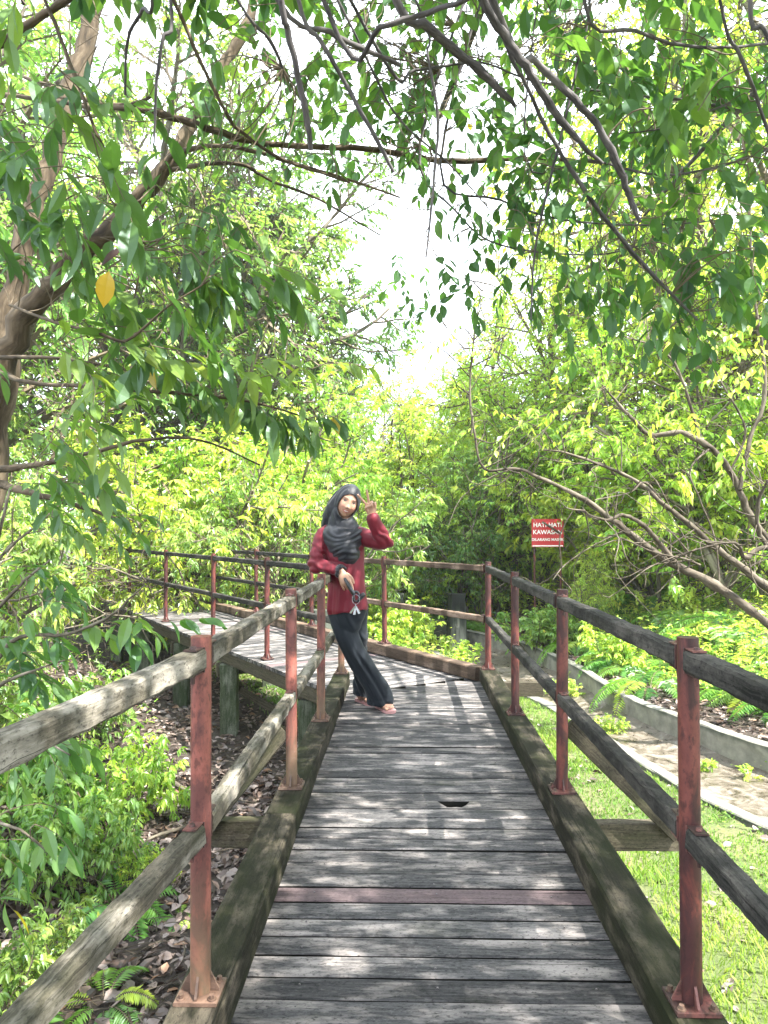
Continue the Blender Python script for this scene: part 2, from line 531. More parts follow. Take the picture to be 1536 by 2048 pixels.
def brace(p0, p1):
    mb = MB(); beam(mb, p0, p1, 0.05, 0.10, side=[0, 1, 0], n=5, c=0.004, jit=0.001); mb.build('knee_brace', M['bearer'], bw)
for yy in (3.30,):
    brace((RX + 0.045, yy, 0.39), (1.19, yy, -0.075)); brace((LX - 0.045, yy, 0.37), (-0.90, yy, -0.075))
for yy in (0.2,):
    brace((-0.56, yy - 0.06, 0.39), (-0.92, yy - 0.06, -0.075)); brace((0.75, yy - 0.06, 0.39), (1.19, yy - 0.06, -0.075))
# piles
def pile(x, y, top=-0.16, bot=-1.3, w=0.18):
    mb = MB(); P = np.linspace([x, y, bot], [x + rng.uniform(-.01, .01), y, top], 7)
    a = math.atan2(U2[0], U2[1])
    loft(mb, P, rect_section(w, w, 0.012), side=[math.cos(0.1), math.sin(0.1), 0], jit=0.003)
    mb.build('pile', M['pile'], bw)
for yy in (0.27, 3.43):
    pile(LX + 0.06, yy, -0.345); pile(RX - 0.06, yy, -0.345)
pile(-0.80, 6.32, -0.18); pile(RX + 0.1, 6.5, -0.18)
for s in (2.45, 4.2, 6.1, 7.9, 9.8, 11.8):
    for q in (e0 + N2 * 0.02, e1 - N2 * 0.02):
        p = q + U2 * (s + 0.15); pile(p[0], p[1], -0.17)
    mb = MB(); p = S0 + U2 * (s + 0.29)
    beam(mb, p + N2 * (TN0 - 0.02) + [0, 0, -0.24], p + N2 * (TN1 + 0.02) + [0, 0, -0.24], 0.07, 0.14, n=4, jit=0.001); mb.build('crossbeam', M['bearer'], bw)
# diagonal strut between piles
mb = MB(); p = e0 + U2 * 2.6; q = e1 + U2 * 2.6
beam(mb, p + [0.1, 0.08, -0.45], p + N2 * 0.95 + [0, 0, -1.0], 0.05, 0.08, n=3); mb.build('pile_strut', M['bearer'], bw)

# ------------------------------------------------------------ handrails
PH = 0.90
M['cap'] = rust_mat('faded red cap paint', (0.20, 0.07, 0.06), (0.31, 0.11, 0.09), (0.38, 0.17, 0.14))
ZTR = 0.925; ZMR = 0.510
def pole(rail, p, d, zbase, mat, big=True):
    """steel pole with cap, foot plate, gussets and bolts; p on the kerb, d = walkway direction"""
    p = np.array([p[0], p[1], zbase]); n = np.array([d[1], -d[0], 0.0])
    lean = rng.normal(0, 0.003, 2)
    top = p + [lean[0], lean[1], PH + KH - zbase]
    mb = MB()
    P = np.linspace(p + [0, 0, 0.006], top - [0, 0, 0.03], 14)
    loft(mb, P, circ(24), scales=np.full(14, 0.0248), caps=True, off=(0, rng.uniform(0, 50), rng.uniform(0, 50)))
    po = mb.build('post', M[mat], rail, smooth=True)
    cb = MB()
    zt = top[2]
    prof = [(0.0248, -0.056), (0.0308, -0.056), (0.0310, -0.008), (0.0284, -0.001), (0.018, 0.001)]
    Q = np.array([[top[0], top[1], zt + b] for a, b in prof])
    loft(cb, Q, circ(24), scales=[a for a, b in prof], caps=True)
    cb.build('post_cap', M['cap' if mat == 'red' else mat], po, smooth=False)
    fb = MB()
    ps = 0.104
    beam(fb, p - d * ps / 2 + [0, 0, 0.0065], p + d * ps / 2 + [0, 0, 0.0065], ps, 0.009, n=1, c=0.002)
    for sx, sy in ((1, 0), (0, -1), (-1, 0), (0, 1)):
        g = nrm(d * sx + n * sy)
        a = p + g * 0.023; b = p + g * 0.046
        sd = np.cross(g, [0, 0, 1]) * 0.003
        z0, z1, z2 = 0.011, 0.060, 0.016
        V = [a + [0, 0, z0], b + [0, 0, z0], b + [0, 0, z2], a + [0, 0, z1]]
        V = np.array([v + sd for v in V] + [v - sd for v in V])
        fb.add(V, [(0, 1, 2, 3), (7, 6, 5, 4), (0, 4, 5, 1), (1, 5, 6, 2), (2, 6, 7, 3), (3, 7, 4, 0)], V)
    pl = fb.build('foot_plate', M['bracket' if mat == 'red_dark' else 'bolt'], po)
    for sx, sy in ((1, 1), (1, -1), (-1, 1), (-1, -1)):
        if p[1] > 7.5: break
        bb = MB()
        c = p + d * sx * 0.037 + n * sy * 0.037
        cyl(bb, c + [0, 0, 0.0112], c + [0, 0, 0.0142], 0.0105, 0.010, 14)
        cyl(bb, c + [0, 0, 0.0140], c + [0, 0, 0.0225], 0.0068, 0.0064, 6)
        bb.build('bolt', M['bolt'], po)
    return po

def rails(rail, A, B, mat, zs=(ZTR, ZMR), w=0.046, h=0.050, gap=0.030, wob=0.0003):
    A = np.array([A[0], A[1], 0.0]); B = np.array([B[0], B[1], 0.0])
    d = nrm(B - A)
    for k, z in enumerate(zs):
        mb = MB()
        r = rng.uniform(0.15, 0.9)
        z0 = z + rng.uniform(-.003, .003); z1 = z + rng.uniform(-.003, .003)
        beam(mb, A + d * gap + [0, 0, z0], B - d * gap + [0, 0, z1], w, h, n=36, c=0.0065, jit=0.0011, wob=wob, rnd=r)
        ro = mb.build('top_rail' if k == 0 else 'mid_rail', M[mat], rail)
        for e, sg, zz in ((A, 1, z0), (B, -1, z1)):
            bk = MB()
            for dz in (h / 2 + 0.0035, -h / 2 - 0.0035):
                q = e + d * sg * 0.029 + [0, 0, zz + dz]
                beam(bk, q, q + d * sg * 0.050, w * 0.7, 0.004, n=1, c=0.001)
            q = e + d * sg * 0.029 + [0, 0, zz - h / 2 - 0.005]
            beam(bk, q, q + [0, 0, h + 0.01], w * 0.85, 0.004, side=np.cross(d, [0, 0, 1]), n=1, c=0.001)
            q = e + d * sg * 0.058 + [0, 0, zz + h / 2 + 0.005]
            cyl(bk, q, q + [0, 0, 0.006], 0.008, 0.007, 8)
            q = e + d * sg * 0.058 + [0, 0, zz - h / 2 - 0.006]
            cyl(bk, q - [0, 0, 0.022], q, 0.005, 0.006, 8)
            bk.build('bracket', M['bracket'], ro)

F1 = np.array([0.0, 1.0, 0.0])
rl = thing('railing', 'left handrail on red poles with pale weathered rails, the woman leans on it', 'railing', (LX, 3.3, 0.09), 'handrails of the boardwalk')
rr_ = thing('railing', 'right handrail with almost black rails on dark red poles beside the grass strip', 'railing', (RX, 3.3, 0.09), 'handrails of the boardwalk')
rf = thing('railing', 'far handrail beyond the bend with sunlit brown rails in front of the black stump', 'railing', (-1.5, 9.5, 0.0), 'handrails of the boardwalk')
rn_ = thing('railing', 'near side handrail of the distant boardwalk leg, poles standing on its plank edge', 'railing', (-2.5, 8.9, 0.0), 'handrails of the boardwalk')
KT = 0.004 + KH
ly = [0.36, 1.823, 3.29, 4.437, 5.881]
L0X = -0.635
for yv in ly: pole(rl, (L0X if yv < 1 else LX, yv), F1, KT, 'red')
for a, b in zip(ly[:-1], ly[1:]): rails(rl, (L0X if a < 1 else LX, a), (LX, b), 'rail_grey')
rails(rl, (L0X - 0.12, -0.95), (L0X, 0.36), 'rail_grey')
mb = MB(); beam(mb, (L0X, 0.16, 0.03), (L0X, 0.56, 0.03), 0.13, 0.16, n=3); mb.build('packer', M['kerb'], bw)
ry = [0.34, 1.81, 3.257, 4.607, 6.083]
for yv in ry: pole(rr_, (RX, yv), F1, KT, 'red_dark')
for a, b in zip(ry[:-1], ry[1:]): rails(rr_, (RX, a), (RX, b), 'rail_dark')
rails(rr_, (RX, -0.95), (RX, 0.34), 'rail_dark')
fs = [0, 1.60, 3.25, 4.98, 6.72, 8.82, 10.6, 12.4]
fp = [P4R + U2 * (v + (0.0 if v == 0 else 0.0)) for v in fs]
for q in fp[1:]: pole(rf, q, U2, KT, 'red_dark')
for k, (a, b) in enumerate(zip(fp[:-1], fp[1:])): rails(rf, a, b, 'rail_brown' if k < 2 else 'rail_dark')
ns = [0, 1.505, 3.08, 5.05, 7.19, 9.2, 11.1, 12.9]
npnt = [P4L + U2 * v + N2 * (0.0) for v in ns]
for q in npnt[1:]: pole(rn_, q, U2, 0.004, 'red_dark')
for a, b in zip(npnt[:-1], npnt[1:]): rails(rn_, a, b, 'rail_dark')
# ------------------------------------------------------------ ground, drain
_RW = np.array([(8.5, -1.0), (6.6, 1.6), (5.2, 3.4), (4.2, 4.8), (3.2, 6.3), (2.72, 7.53), (2.45, 8.6), (2.34, 10.2), (1.98, 12.2), (1.25, 13.7), (0.5, 15.0), (-0.6, 16.6), (-2.2, 18.5), (-5, 21)])
_LW = np.array([(6.4, -1.0), (4.9, 1.2), (3.6, 3.2), (2.62, 4.85), (2.2, 5.9), (1.94, 7.2), (1.73, 8.3), (1.46, 9.3), (1.05, 10.8), (0.40, 12.5), (-0.4, 13.8), (-1.5, 15.3), (-3.1, 17.2), (-5.9, 19.7)])
RWs = smooth_path(_RW, 8); LWs = smooth_path(_LW, 8)
def XR_(y): return np.interp(y, RWs[:, 1], RWs[:, 0])
def XL_(y): return np.interp(y, LWs[:, 1], LWs[:, 0])

def gh(x, y):
    x = np.asarray(x, float); y = np.asarray(y, float)
    left = -0.97 + 0.16 * (vnoise(x, y, 0.7, 1) - 0.5) + 0.05 * (vnoise(x, y, 2.5, 2) - 0.5)
    left = left + 0.30 * sstep(-3.2, -8, x) + 0.15 * sstep(14, 26, y)
    # boundary between swamp and lawn, follows the boardwalk
    bx = np.where(y < 6, 0.35, 0.35 - (y - 6) * 0.62)
    lawn = -0.80 + 0.05 * (vnoise(x, y, 0.9, 3) - 0.5)
    z = left + (lawn - left) * sstep(-0.35, 0.45, x - bx)
    d = x - XR_(y)
    bank = -0.68 + 0.10 * np.clip(d, 0, 9) + 0.10 * (vnoise(x, y, 1.1, 4) - 0.5) + 0.40 * sstep(0.6, 3.5, d)
    z = np.where(d > -0.02, bank + (z - bank) * 0, z)
    inside = (d < -0.01) & (x > XL_(y) - 0.02)
    z = np.where(inside & (y < 20), -1.17, z)
    far = np.hypot(x, y)
    z = z + sstep(30, 140, far) * 1.0 + sstep(120, 600, far) * 6 * vnoise(x, y, 0.006, 7)
    return z

def axis_pts(lo, hi, step, far):
    a = np.arange(lo, hi, step)
    g = step; l = [lo]; r = [hi]
    while r[-1] < far:
        g *= 1.18; r.append(r[-1] + g); 
    g = step
    while l[-1] > -far:
        g *= 1.18; l.append(l[-1] - g)
    return np.array(l[::-1][:-1] + list(a) + r)
gx = axis_pts(-6, 7, 0.07, 900); gy = axis_pts(-1.5, 17, 0.07, 900)
GX, GY = np.meshgrid(gx, gy, indexing='ij')
gmb = MB()
GV = np.stack([GX, GY, gh(GX, GY)], -1)
nx_, ny_ = GX.shape
ii = np.arange(nx_ - 1)[:, None] * ny_; jj = np.arange(ny_ - 1)[None]
GF = np.stack([ii + jj, ii + ny_ + jj, ii + ny_ + jj + 1, ii + jj + 1], -1).reshape(-1, 4)
gmb.add(GV, GF, GV)

N = NT('ground soil and turf')
tc = N.n('ShaderNodeTexCoord').outputs['Object']
n1 = N.noise(tc, 9.0, 6, 0.65); n2 = N.noise(tc, 1.3, 4); n3 = N.noise(tc, 60, 4, 0.7)
soil = N.ramp(n1, [(0.3, (0.012, 0.009, 0.007)), (0.52, (0.032, 0.023, 0.017)), (0.72, (0.085, 0.066, 0.052))])
soil = N.mix(N.math('MULTIPLY', n3, 0.5), soil, (0.06, 0.048, 0.04))
turf = N.ramp(n3, [(0.3, (0.04, 0.06, 0.018)), (0.7, (0.10, 0.13, 0.035))])
turf = N.mix(N.ramp(n2, [(0.45, (0, 0, 0)), (0.7, (0.75, 0.75, 0.75))]), turf, (0.20, 0.165, 0.10))
sx = N.n('ShaderNodeSeparateXYZ'); N.l(tc, sx.inputs[0])
by = N.math('MULTIPLY', N.math('MAXIMUM', N.math('SUBTRACT', sx.outputs['Y'], 6.0), 0.0), 0.62)
bxn = N.math('ADD', N.math('ADD', sx.outputs['X'], by), N.math('MULTIPLY', n1, 0.5))
lf = N.ramp(bxn, [(0.55, (0, 0, 0)), (0.85, (1, 1, 1))])
# lawn only up to the drain (height above the bank marks the litter slope)
zz = N.ramp(N.math('ADD', sx.outputs['Z'], 1.0), [(0.29, (1, 1, 1)), (0.33, (0, 0, 0))])
fac = N.mix(1.0, lf, zz, 'MULTIPLY')
gm = N.principled(N.mix(fac, soil, turf), 0.8, N.bump(N.math('ADD', n1, N.math('MULTIPLY', n3, 0.5)), 0.03, 0.8))
ground = gmb.build('ground', gm, None, smooth=True)
tag(ground, kind='structure')

# concrete drain
N = NT('drain concrete')
tc = N.n('ShaderNodeTexCoord').outputs['Object']
lcv = N.attr('lc').outputs['Vector']
a1 = N.noise(tc, 6, 6, 0.65); a2 = N.noise(tc, 45, 4, 0.7)
cc = N.ramp(a1, [(0.3, (0.11, 0.11, 0.095)), (0.6, (0.25, 0.245, 0.21)), (0.8, (0.36, 0.35, 0.31))])
cc = N.mix(N.math('MULTIPLY', a2, 0.35), cc, (0.16, 0.15, 0.12))
sz = N.n('ShaderNodeSeparateXYZ'); N.l(lcv, sz.inputs[0])
st = N.ramp(N.math('ADD', sz.outputs['Z'], N.math('MULTIPLY', N.noise(tc, 3.5, 4), 0.16)), [(0.235, (0, 0, 0)), (0.28, (1, 1, 1))])
cc = N.mix(N.math('MULTIPLY', st, 0.85), cc, (0.035, 0.045, 0.035))
M['concrete'] = N.principled(cc, 0.8, N.bump(a2, 0.004, 0.6))
N = NT('drain silt')
tc = N.n('ShaderNodeTexCoord').outputs['Object']
a1 = N.noise(tc, 6, 7, 0.72, 1.2); a2 = N.noise(tc, 50, 4, 0.7)
cc = N.ramp(a1, [(0.40, (0.03, 0.026, 0.020)), (0.47, (0.085, 0.072, 0.056)), (0.58, (0.16, 0.142, 0.118)), (0.7, (0.25, 0.245, 0.225))])
cc = N.mix(N.math('MULTIPLY', a2, 0.5), cc, (0.10, 0.08, 0.055))
M['silt'] = N.principled(cc, N.ramp(a1, [(0.4, (0.25, 0.25, 0.25)), (0.6, (0.8, 0.8, 0.8))]), N.bump(N.math('ADD', a1, N.math('MULTIPLY', a2, 0.3)), 0.02, 0.6))
dr = thing('drain', 'curving open concrete drain with silty floor running beside the grass strip', 'drain', (2.2, 7, -1.0))
def wall(path, zt, zb, w, nm, lip=0.0):
    P = path[(path[:, 1] > -0.5) & (path[:, 1] < 19.5)]
    P = np.array(smooth_path(P[::3], 3))
    mb = MB()
    T = np.gradient(P, axis=0); T /= np.linalg.norm(T, axis=1)[:, None]
    Nn = np.stack([T[:, 1], -T[:, 0]], 1)
    n = len(P); rowsec = [(-w / 2, zb), (-w / 2, zt - 0.10), (-w / 2, zt - 0.012), (-w / 2 + 0.012, zt), (w / 2 - 0.012, zt), (w / 2, zt - 0.012), (w / 2, zb)]
    V = np.zeros((n, len(rowsec), 3)); LCv = np.zeros_like(V)
    und = 0.02 * (vnoise(P[:, 0], P[:, 1], 1.6, 9) - 0.5)
    for k, (o, z) in enumerate(rowsec):
        V[:, k, :2] = P + Nn * (o + rng.normal(0, 0.0025, n))[:, None]
        V[:, k, 2] = z + (und if z > zb else 0) + rng.normal(0, 0.0015, n)
        LCv[:, k] = V[:, k]; LCv[:, k, 2] = 0.22 - (zt - z) if z < zt - 0.02 else (0.20 if k in (2, 5) else 0.02)
    m = len(rowsec)
    i = np.arange(n - 1)[:, None] * m; j = np.arange(m - 1)[None]
    mb.add(V, np.stack([i + j, i + j + 1, i + m + j + 1, i + m + j], -1).reshape(-1, 4), LCv)
    return mb.build(nm, M['concrete'], dr)
wall(RWs, -0.60, -1.2, 0.11, 'drain_wall')
wall(LWs, -0.755, -1.2, 0.12, 'drain_wall')
mb = MB()
ys = np.linspace(-0.4, 19.4, 160); xl = XL_(ys) + 0.03; xr = XR_(ys) - 0.03
tt = np.linspace(0, 1, 14)
X = xl[:, None] + (xr - xl)[:, None] * tt; Y = np.repeat(ys[:, None], 14, 1)
Z = -0.87 + 0.05 * (vnoise(X, Y, 2.2, 5) - 0.5) + 0.07 * (abs(tt[None] - 0.5) * 2) ** 3
V = np.stack([X, Y, Z], -1); i = np.arange(159)[:, None] * 14; j = np.arange(13)[None]
mb.add(V, np.stack([i + j, i + j + 1, i + 15 + j, i + 14 + j], -1).reshape(-1, 4), V)
mb.build('drain_floor', M['silt'], dr, smooth=True)

# old stumps and concrete blocks by the drain
def block(name, x, y, z0, z1, w, d, mat, label, cat, flare=0.0, ang=0.2, parts=None):
    mb = MB()
    n = 8; P = np.linspace([x, y, z0], [x, y, z1], n)
    sc = 1 + flare * (1 - np.linspace(0, 1, n)) ** 2
    loft(mb, P, rect_section(w, d, 0.02), side=[math.cos(ang), math.sin(ang), 0], scales=sc, jit=0.006)
    o = mb.build(name, M[mat]); tag(o, label, cat)
    return o
N = NT('black streaked stump')
tc = N.n('ShaderNodeTexCoord').outputs['Object']
f = N.noise(N.mapping(tc, (14, 14, 1.2)), 1.0, 5, 0.6)
sx = N.n('ShaderNodeSeparateXYZ'); N.l(tc, sx.inputs[0])
f2 = N.math('ADD', f, N.math('MULTIPLY', N.math('ADD', sx.outputs['Z'], 0.35), -0.45))
M['stump'] = N.principled(N.ramp(f2, [(0.42, (0.008, 0.010, 0.008)), (0.56, (0.035, 0.042, 0.03)), (0.72, (0.20, 0.20, 0.17))]), 0.85, N.bump(f, 0.01, 0.6))
block('stump', 0.93, 13.35, -0.95, 0.10, 0.27, 0.27, 'stump', 'black streaked old pillar stump standing by the drain behind the far handrail', 'stump', flare=0.35)
block('concrete_block', -0.12, 14.0, -0.95, 0.06, 0.20, 0.24, 'concrete', 'small pale concrete pillar between the woman and the dark stump', 'pillar')
block('concrete_block', -1.25, 11.4, -1.0, 0.02, 0.30, 0.30, 'concrete', 'grey concrete pillar seen between the poles just left of the woman', 'pillar')
mb = MB(); beam(mb, (-0.55, 14.6, -0.68), (0.80, 13.75, -0.68), 0.16, 0.5, n=8, jit=0.004); o = mb.build('headwall', M['concrete']); tag(o, 'low lichen spotted concrete headwall left of the dark stump', 'wall')
# ------------------------------------------------------------ leaves and wood generators
# leaf templates: x = side, y = along, z = normal; unit length
def leaf_template(rows, fold=0.10, droop=0.18):
    """rows: (t, half width); every row has left, mid, right"""
    V = []; F = []
    for t, w in rows:
        z = -droop * t * t
        if w <= 0:
            V.append([(0, t, z)])
        else:
            V.append([(-w, t, z + fold * w * 2), (0, t, z), (w, t, z + fold * w * 2)])
    idx = []; pts = []
    for r in V:
        idx.append(list(range(len(pts), len(pts) + len(r)))); pts += r
    for a, b in zip(idx[:-1], idx[1:]):
        if len(a) == 1 and len(b) == 3: F += [(a[0], b[1], b[0]), (a[0], b[2], b[1])]
        elif len(a) == 3 and len(b) == 1: F += [(a[0], a[1], b[0]), (a[1], a[2], b[0])]
        else:
            F += [(a[0], a[1], b[1]), (a[0], b[1], b[0]), (a[1], a[2], b[2]), (a[1], b[2], b[1])]
    return np.array(pts, float), np.array(F)
LT_FAR = leaf_template([(0, 0), (0.42, 0.20), (1, 0)], 0.22, 0.15)
LT_MID = leaf_template([(0, 0), (0.22, 0.17), (0.55, 0.21), (1, 0)], 0.2, 0.2)
LT_BIG = leaf_template([(0, 0), (0.06, 0.03), (0.22, 0.135), (0.42, 0.175), (0.62, 0.165), (0.82, 0.09), (0.93, 0.03), (1, 0)], 0.18, 0.22)
LT_OVAL = leaf_template([(0, 0), (0.08, 0.06), (0.25, 0.20), (0.48, 0.26), (0.70, 0.21), (0.86, 0.09), (1, 0)], 0.14, 0.14)

class Leaves:
    def __init__(self): self.P = []; self.D = []; self.N = []; self.S = []; self.W = []; self.R = []
    def add(self, p, d, n, s, w=1.0, r=0.5):
        self.P.append(p); self.D.append(d); self.N.append(n); self.S.append(s); self.W.append(w); self.R.append(r)
    def put(self, mb, tpl, mat=0, bend=0.0):
        if not self.P: return
        T, F = tpl
        P = np.array(self.P, float); D = np.array(self.D, float); Nn = np.array(self.N, float)
        D /= np.linalg.norm(D, axis=1)[:, None] + 1e-9
        S = np.cross(D, Nn); S /= np.linalg.norm(S, axis=1)[:, None] + 1e-9
        Z = np.cross(S, D)
        sz = np.array(self.S)[:, None, None]; w = np.array(self.W)[:, None, None]
        k = len(P)
        cur = rng.normal(0, 0.10, k)[:, None]
        tz = T[None, :, 2] + cur * T[None, :, 1] ** 2
        twist = rng.normal(0, 0.25, k)[:, None] * T[None, :, 1]
        tx = T[None, :, 0] * np.cos(twist); tz = tz + T[None, :, 0] * np.sin(twist)
        V = P[:, None] + sz * (w * tx[..., None] * S[:, None] + T[None, :, 1:2] * D[:, None] + tz[..., None] * Z[:, None])
        m = len(T)
        FF = (F[None] + (np.arange(k) * m)[:, None, None]).reshape(-1, 3)
        lc = np.broadcast_to(T[None] , (k, m, 3)).reshape(-1, 3)
        mb.add(V, FF, lc, np.repeat(np.array(self.R), m), mat)

def rdir(r=None):
    return nrm(rng.normal(0, 1, 3))

def perp(d):
    a = np.cross(d, rng.normal(0, 1, 3))
    return a / (np.linalg.norm(a) + 1e-9)

UP = np.array([0, 0, 1.0])
def sprig(mb, lv, p0, d0, L, r0, size, nleaf, droop=0.3, wander=0.25, alt=True, wood=1, hang=0.45, rcol=(0.2, 0.8), width=1.0, seg=5, sides=4, t0=0.15):
    """one leafy twig"""
    P = [np.asarray(p0, float)]; d = nrm(d0)
    for i in range(seg):
        d = nrm(d + rng.normal(0, wander / seg ** 0.5, 3) + np.array([0, 0, -droop / seg]))
        P.append(P[-1] + d * L / seg)
    P = np.array(P)
    loft(mb, P, circ(sides), scales=np.linspace(r0, r0 * 0.35, seg + 1), caps=False, mat=wood)
    base = rng.uniform(*rcol)
    side = perp(d)
    for i in range(nleaf):
        t = t0 + (1 - t0) * (i + rng.uniform(0, .6)) / nleaf
        f = t * seg; k = min(int(f), seg - 1); q = P[k] + (P[k + 1] - P[k]) * (f - k)
        dd = nrm(P[k + 1] - P[k])
        sg = 1 if i % 2 == 0 else -1
        hs = nrm(np.cross(dd, UP) + rng.normal(0, 0.25, 3)) * sg
        if i >= nleaf - 1: hs = hs * 0.2
        ld = nrm(dd * rng.uniform(0.35, 0.9) + hs * rng.uniform(0.6, 1.0) + np.array([0, 0, -hang * rng.uniform(0.3, 1.5)]))
        nn = nrm(UP + rng.normal(0, 0.35, 3) + hs * 0.2)
        lv.add(q, ld, nn, size * rng.uniform(0.65, 1.15), width * rng.uniform(0.85, 1.15), np.clip(base + rng.normal(0, 0.10), 0, 0.93) if rng.random() > 0.001 else 0.99)
    return P

def branch(wood, P, r, sides=8, rnd=None, knob=0.06):
    P = np.asarray(P, float)
    r = np.asarray(r, float) * (1 + rng.normal(0, knob, len(P)))
    loft(wood, P, circ(sides), scales=r, caps=True, rnd=rnd, jit=float(np.mean(r)) * 0.05)

def grow(wood, mb, lv, p0, d0, L, r0, level, pr):
    seg = max(4, int(L / pr['seg']))
    P = [np.asarray(p0, float)]; d = nrm(d0)
    for i in range(seg):
        d = nrm(d + rng.normal(0, pr['wander'], 3) / seg ** 0.5 + UP * pr['trop'][level] / seg)
        P.append(P[-1] + d * L / seg)
    P = np.array(P)
    tgt = wood if level < pr['levels'] - 1 else mb
    if level < pr['levels'] - 1:
        branch(wood, P, np.linspace(r0, r0 * 0.45, seg + 1), sides=8 if level == 0 else 5)
    else:
        loft(mb, P, circ(3), scales=np.linspace(r0, r0 * 0.4, seg + 1), caps=False, mat=1)
    n = pr['kids'][level]
    for k in range(n):
        t = pr['t0'][level] + (1 - pr['t0'][level]) * (k + rng.uniform(0, 0.9)) / n
        f = min(t, 0.999) * seg; i = int(f); q = P[i] + (P[i + 1] - P[i]) * (f - i)
        dd = nrm(P[i + 1] - P[i])
        cd = nrm(dd * math.cos(pr['ang'][level]) + perp(dd) * math.sin(pr['ang'][level]) + UP * 0.1)
        l2 = L * pr['ratio'][level] * (1.15 - 0.55 * t) * rng.uniform(0.75, 1.2)
        if level + 1 >= pr['levels']:
            sprig(mb, lv, q, cd, l2, max(0.0016, r0 * 0.4), pr['leaf'], pr['nleaf'], droop=pr['droop'], rcol=pr['rcol'], width=pr['width'], seg=3, sides=3, hang=pr['hang'])
        else:
            grow(wood, mb, lv, q, cd, l2, r0 * (0.62 - 0.2 * t), level + 1, pr)

BASE = dict(seg=0.25, wander=0.35, trop=[0.25, 0.15, 0.05, 0], levels=3, kids=[7, 7, 7, 0], t0=[0.25, 0.2, 0.15, 0], ang=[0.9, 0.85, 0.9, 0.9],
            ratio=[0.6, 0.55, 0.5, 0.5], leaf=0.085, nleaf=9, droop=0.5, rcol=(0.2, 0.8), width=1.0, hang=0.5)

def make_proto(stems, h, pr, lean=0.35, r=0.05, tpl=LT_FAR, spread=0.25):
    wood = MB(); mb = MB(); lv = Leaves()
    for s in range(stems):
        a = rng.uniform(0, 6.28)
        d = np.array([math.cos(a) * lean, math.sin(a) * lean, 1.0])
        grow(wood, mb, lv, [math.cos(a) * spread * rng.random(), math.sin(a) * spread * rng.random(), -0.08], d, h * rng.uniform(0.75, 1.0), r * rng.uniform(0.8, 1.1), 0, pr)
    lv.put(mb, tpl)
    return wood.mesh('trunk', M['bark'], smooth=True), mb.mesh('crown', [M['leaf_mid'], M['twig']]), len(lv.P)

# leaf colours, from dark green through yellow green to an old yellow leaf (rnd > 0.95)
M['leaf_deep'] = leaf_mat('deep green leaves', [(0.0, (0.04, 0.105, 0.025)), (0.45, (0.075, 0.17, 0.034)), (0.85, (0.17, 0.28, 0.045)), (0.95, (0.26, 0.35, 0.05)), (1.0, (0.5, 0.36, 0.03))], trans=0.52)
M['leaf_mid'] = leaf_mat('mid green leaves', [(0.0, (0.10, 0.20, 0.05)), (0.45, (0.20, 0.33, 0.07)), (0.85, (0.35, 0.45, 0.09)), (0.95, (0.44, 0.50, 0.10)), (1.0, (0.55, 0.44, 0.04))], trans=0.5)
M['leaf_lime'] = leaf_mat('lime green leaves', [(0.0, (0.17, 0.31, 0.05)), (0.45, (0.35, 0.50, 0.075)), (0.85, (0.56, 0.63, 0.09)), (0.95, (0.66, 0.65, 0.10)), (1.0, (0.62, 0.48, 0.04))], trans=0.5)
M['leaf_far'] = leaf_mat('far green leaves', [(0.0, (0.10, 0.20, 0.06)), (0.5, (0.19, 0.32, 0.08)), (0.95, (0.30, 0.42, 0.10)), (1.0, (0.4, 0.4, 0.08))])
M['fern'] = leaf_mat('fern fronds', [(0.0, (0.09, 0.22, 0.05)), (0.5, (0.20, 0.37, 0.06)), (0.95, (0.42, 0.50, 0.08)), (1.0, (0.5, 0.42, 0.08))], trans=0.45)
def bark_mat(name, a, b, c, sc=(9, 30, 30)):
    N = NT(name)
    lc = N.attr('lc').outputs['Vector']
    f = N.noise(N.mapping(lc, sc), 1.0, 6, 0.65, 0.8); g = N.noise(N.mapping(lc, (2.5, 8, 8)), 1.0, 4)
    col = N.ramp(f, [(0.32, a), (0.52, b), (0.72, c)])
    col = N.mix(N.ramp(g, [(0.5, (0, 0, 0)), (0.72, (0.7, 0.7, 0.7))]), col, tuple(x * 1.25 for x in c))
    return N.principled(col, 0.85, N.bump(f, 0.006, 0.8), spec=0.2)
M['bark'] = bark_mat('grey brown bark', (0.035, 0.029, 0.021), (0.10, 0.085, 0.062), (0.20, 0.18, 0.14))
M['bark_pale'] = bark_mat('pale lichen bark', (0.022, 0.018, 0.013), (0.065, 0.053, 0.039), (0.15, 0.13, 0.10))
M['bark_big'] = bark_mat('rough brown bark', (0.020, 0.015, 0.009), (0.062, 0.046, 0.028), (0.14, 0.11, 0.074), (5, 22, 22))
M['bark_dark'] = bark_mat('dark branch bark', (0.025, 0.022, 0.02), (0.06, 0.052, 0.045), (0.13, 0.115, 0.10), (14, 60, 60))
M['bark_grey'] = bark_mat('dead grey branch bark', (0.028, 0.026, 0.027), (0.075, 0.069, 0.071), (0.15, 0.14, 0.14), (14, 60, 60))
M['twig'] = plain_mat('twig', (0.11, 0.085, 0.055), 0.8)

PR = {}
def defproto(key, stems, h, r=0.05, lean=0.35, tpl=LT_FAR, spread=0.25, **kw):
    pr = dict(BASE); pr.update(kw)
    tm, cm, n = make_proto(stems, h, pr, lean, r, tpl, spread)
    PR[key] = (tm, cm, h)
    print('proto', key, n, 'leaves', len(cm.polygons), 'faces')

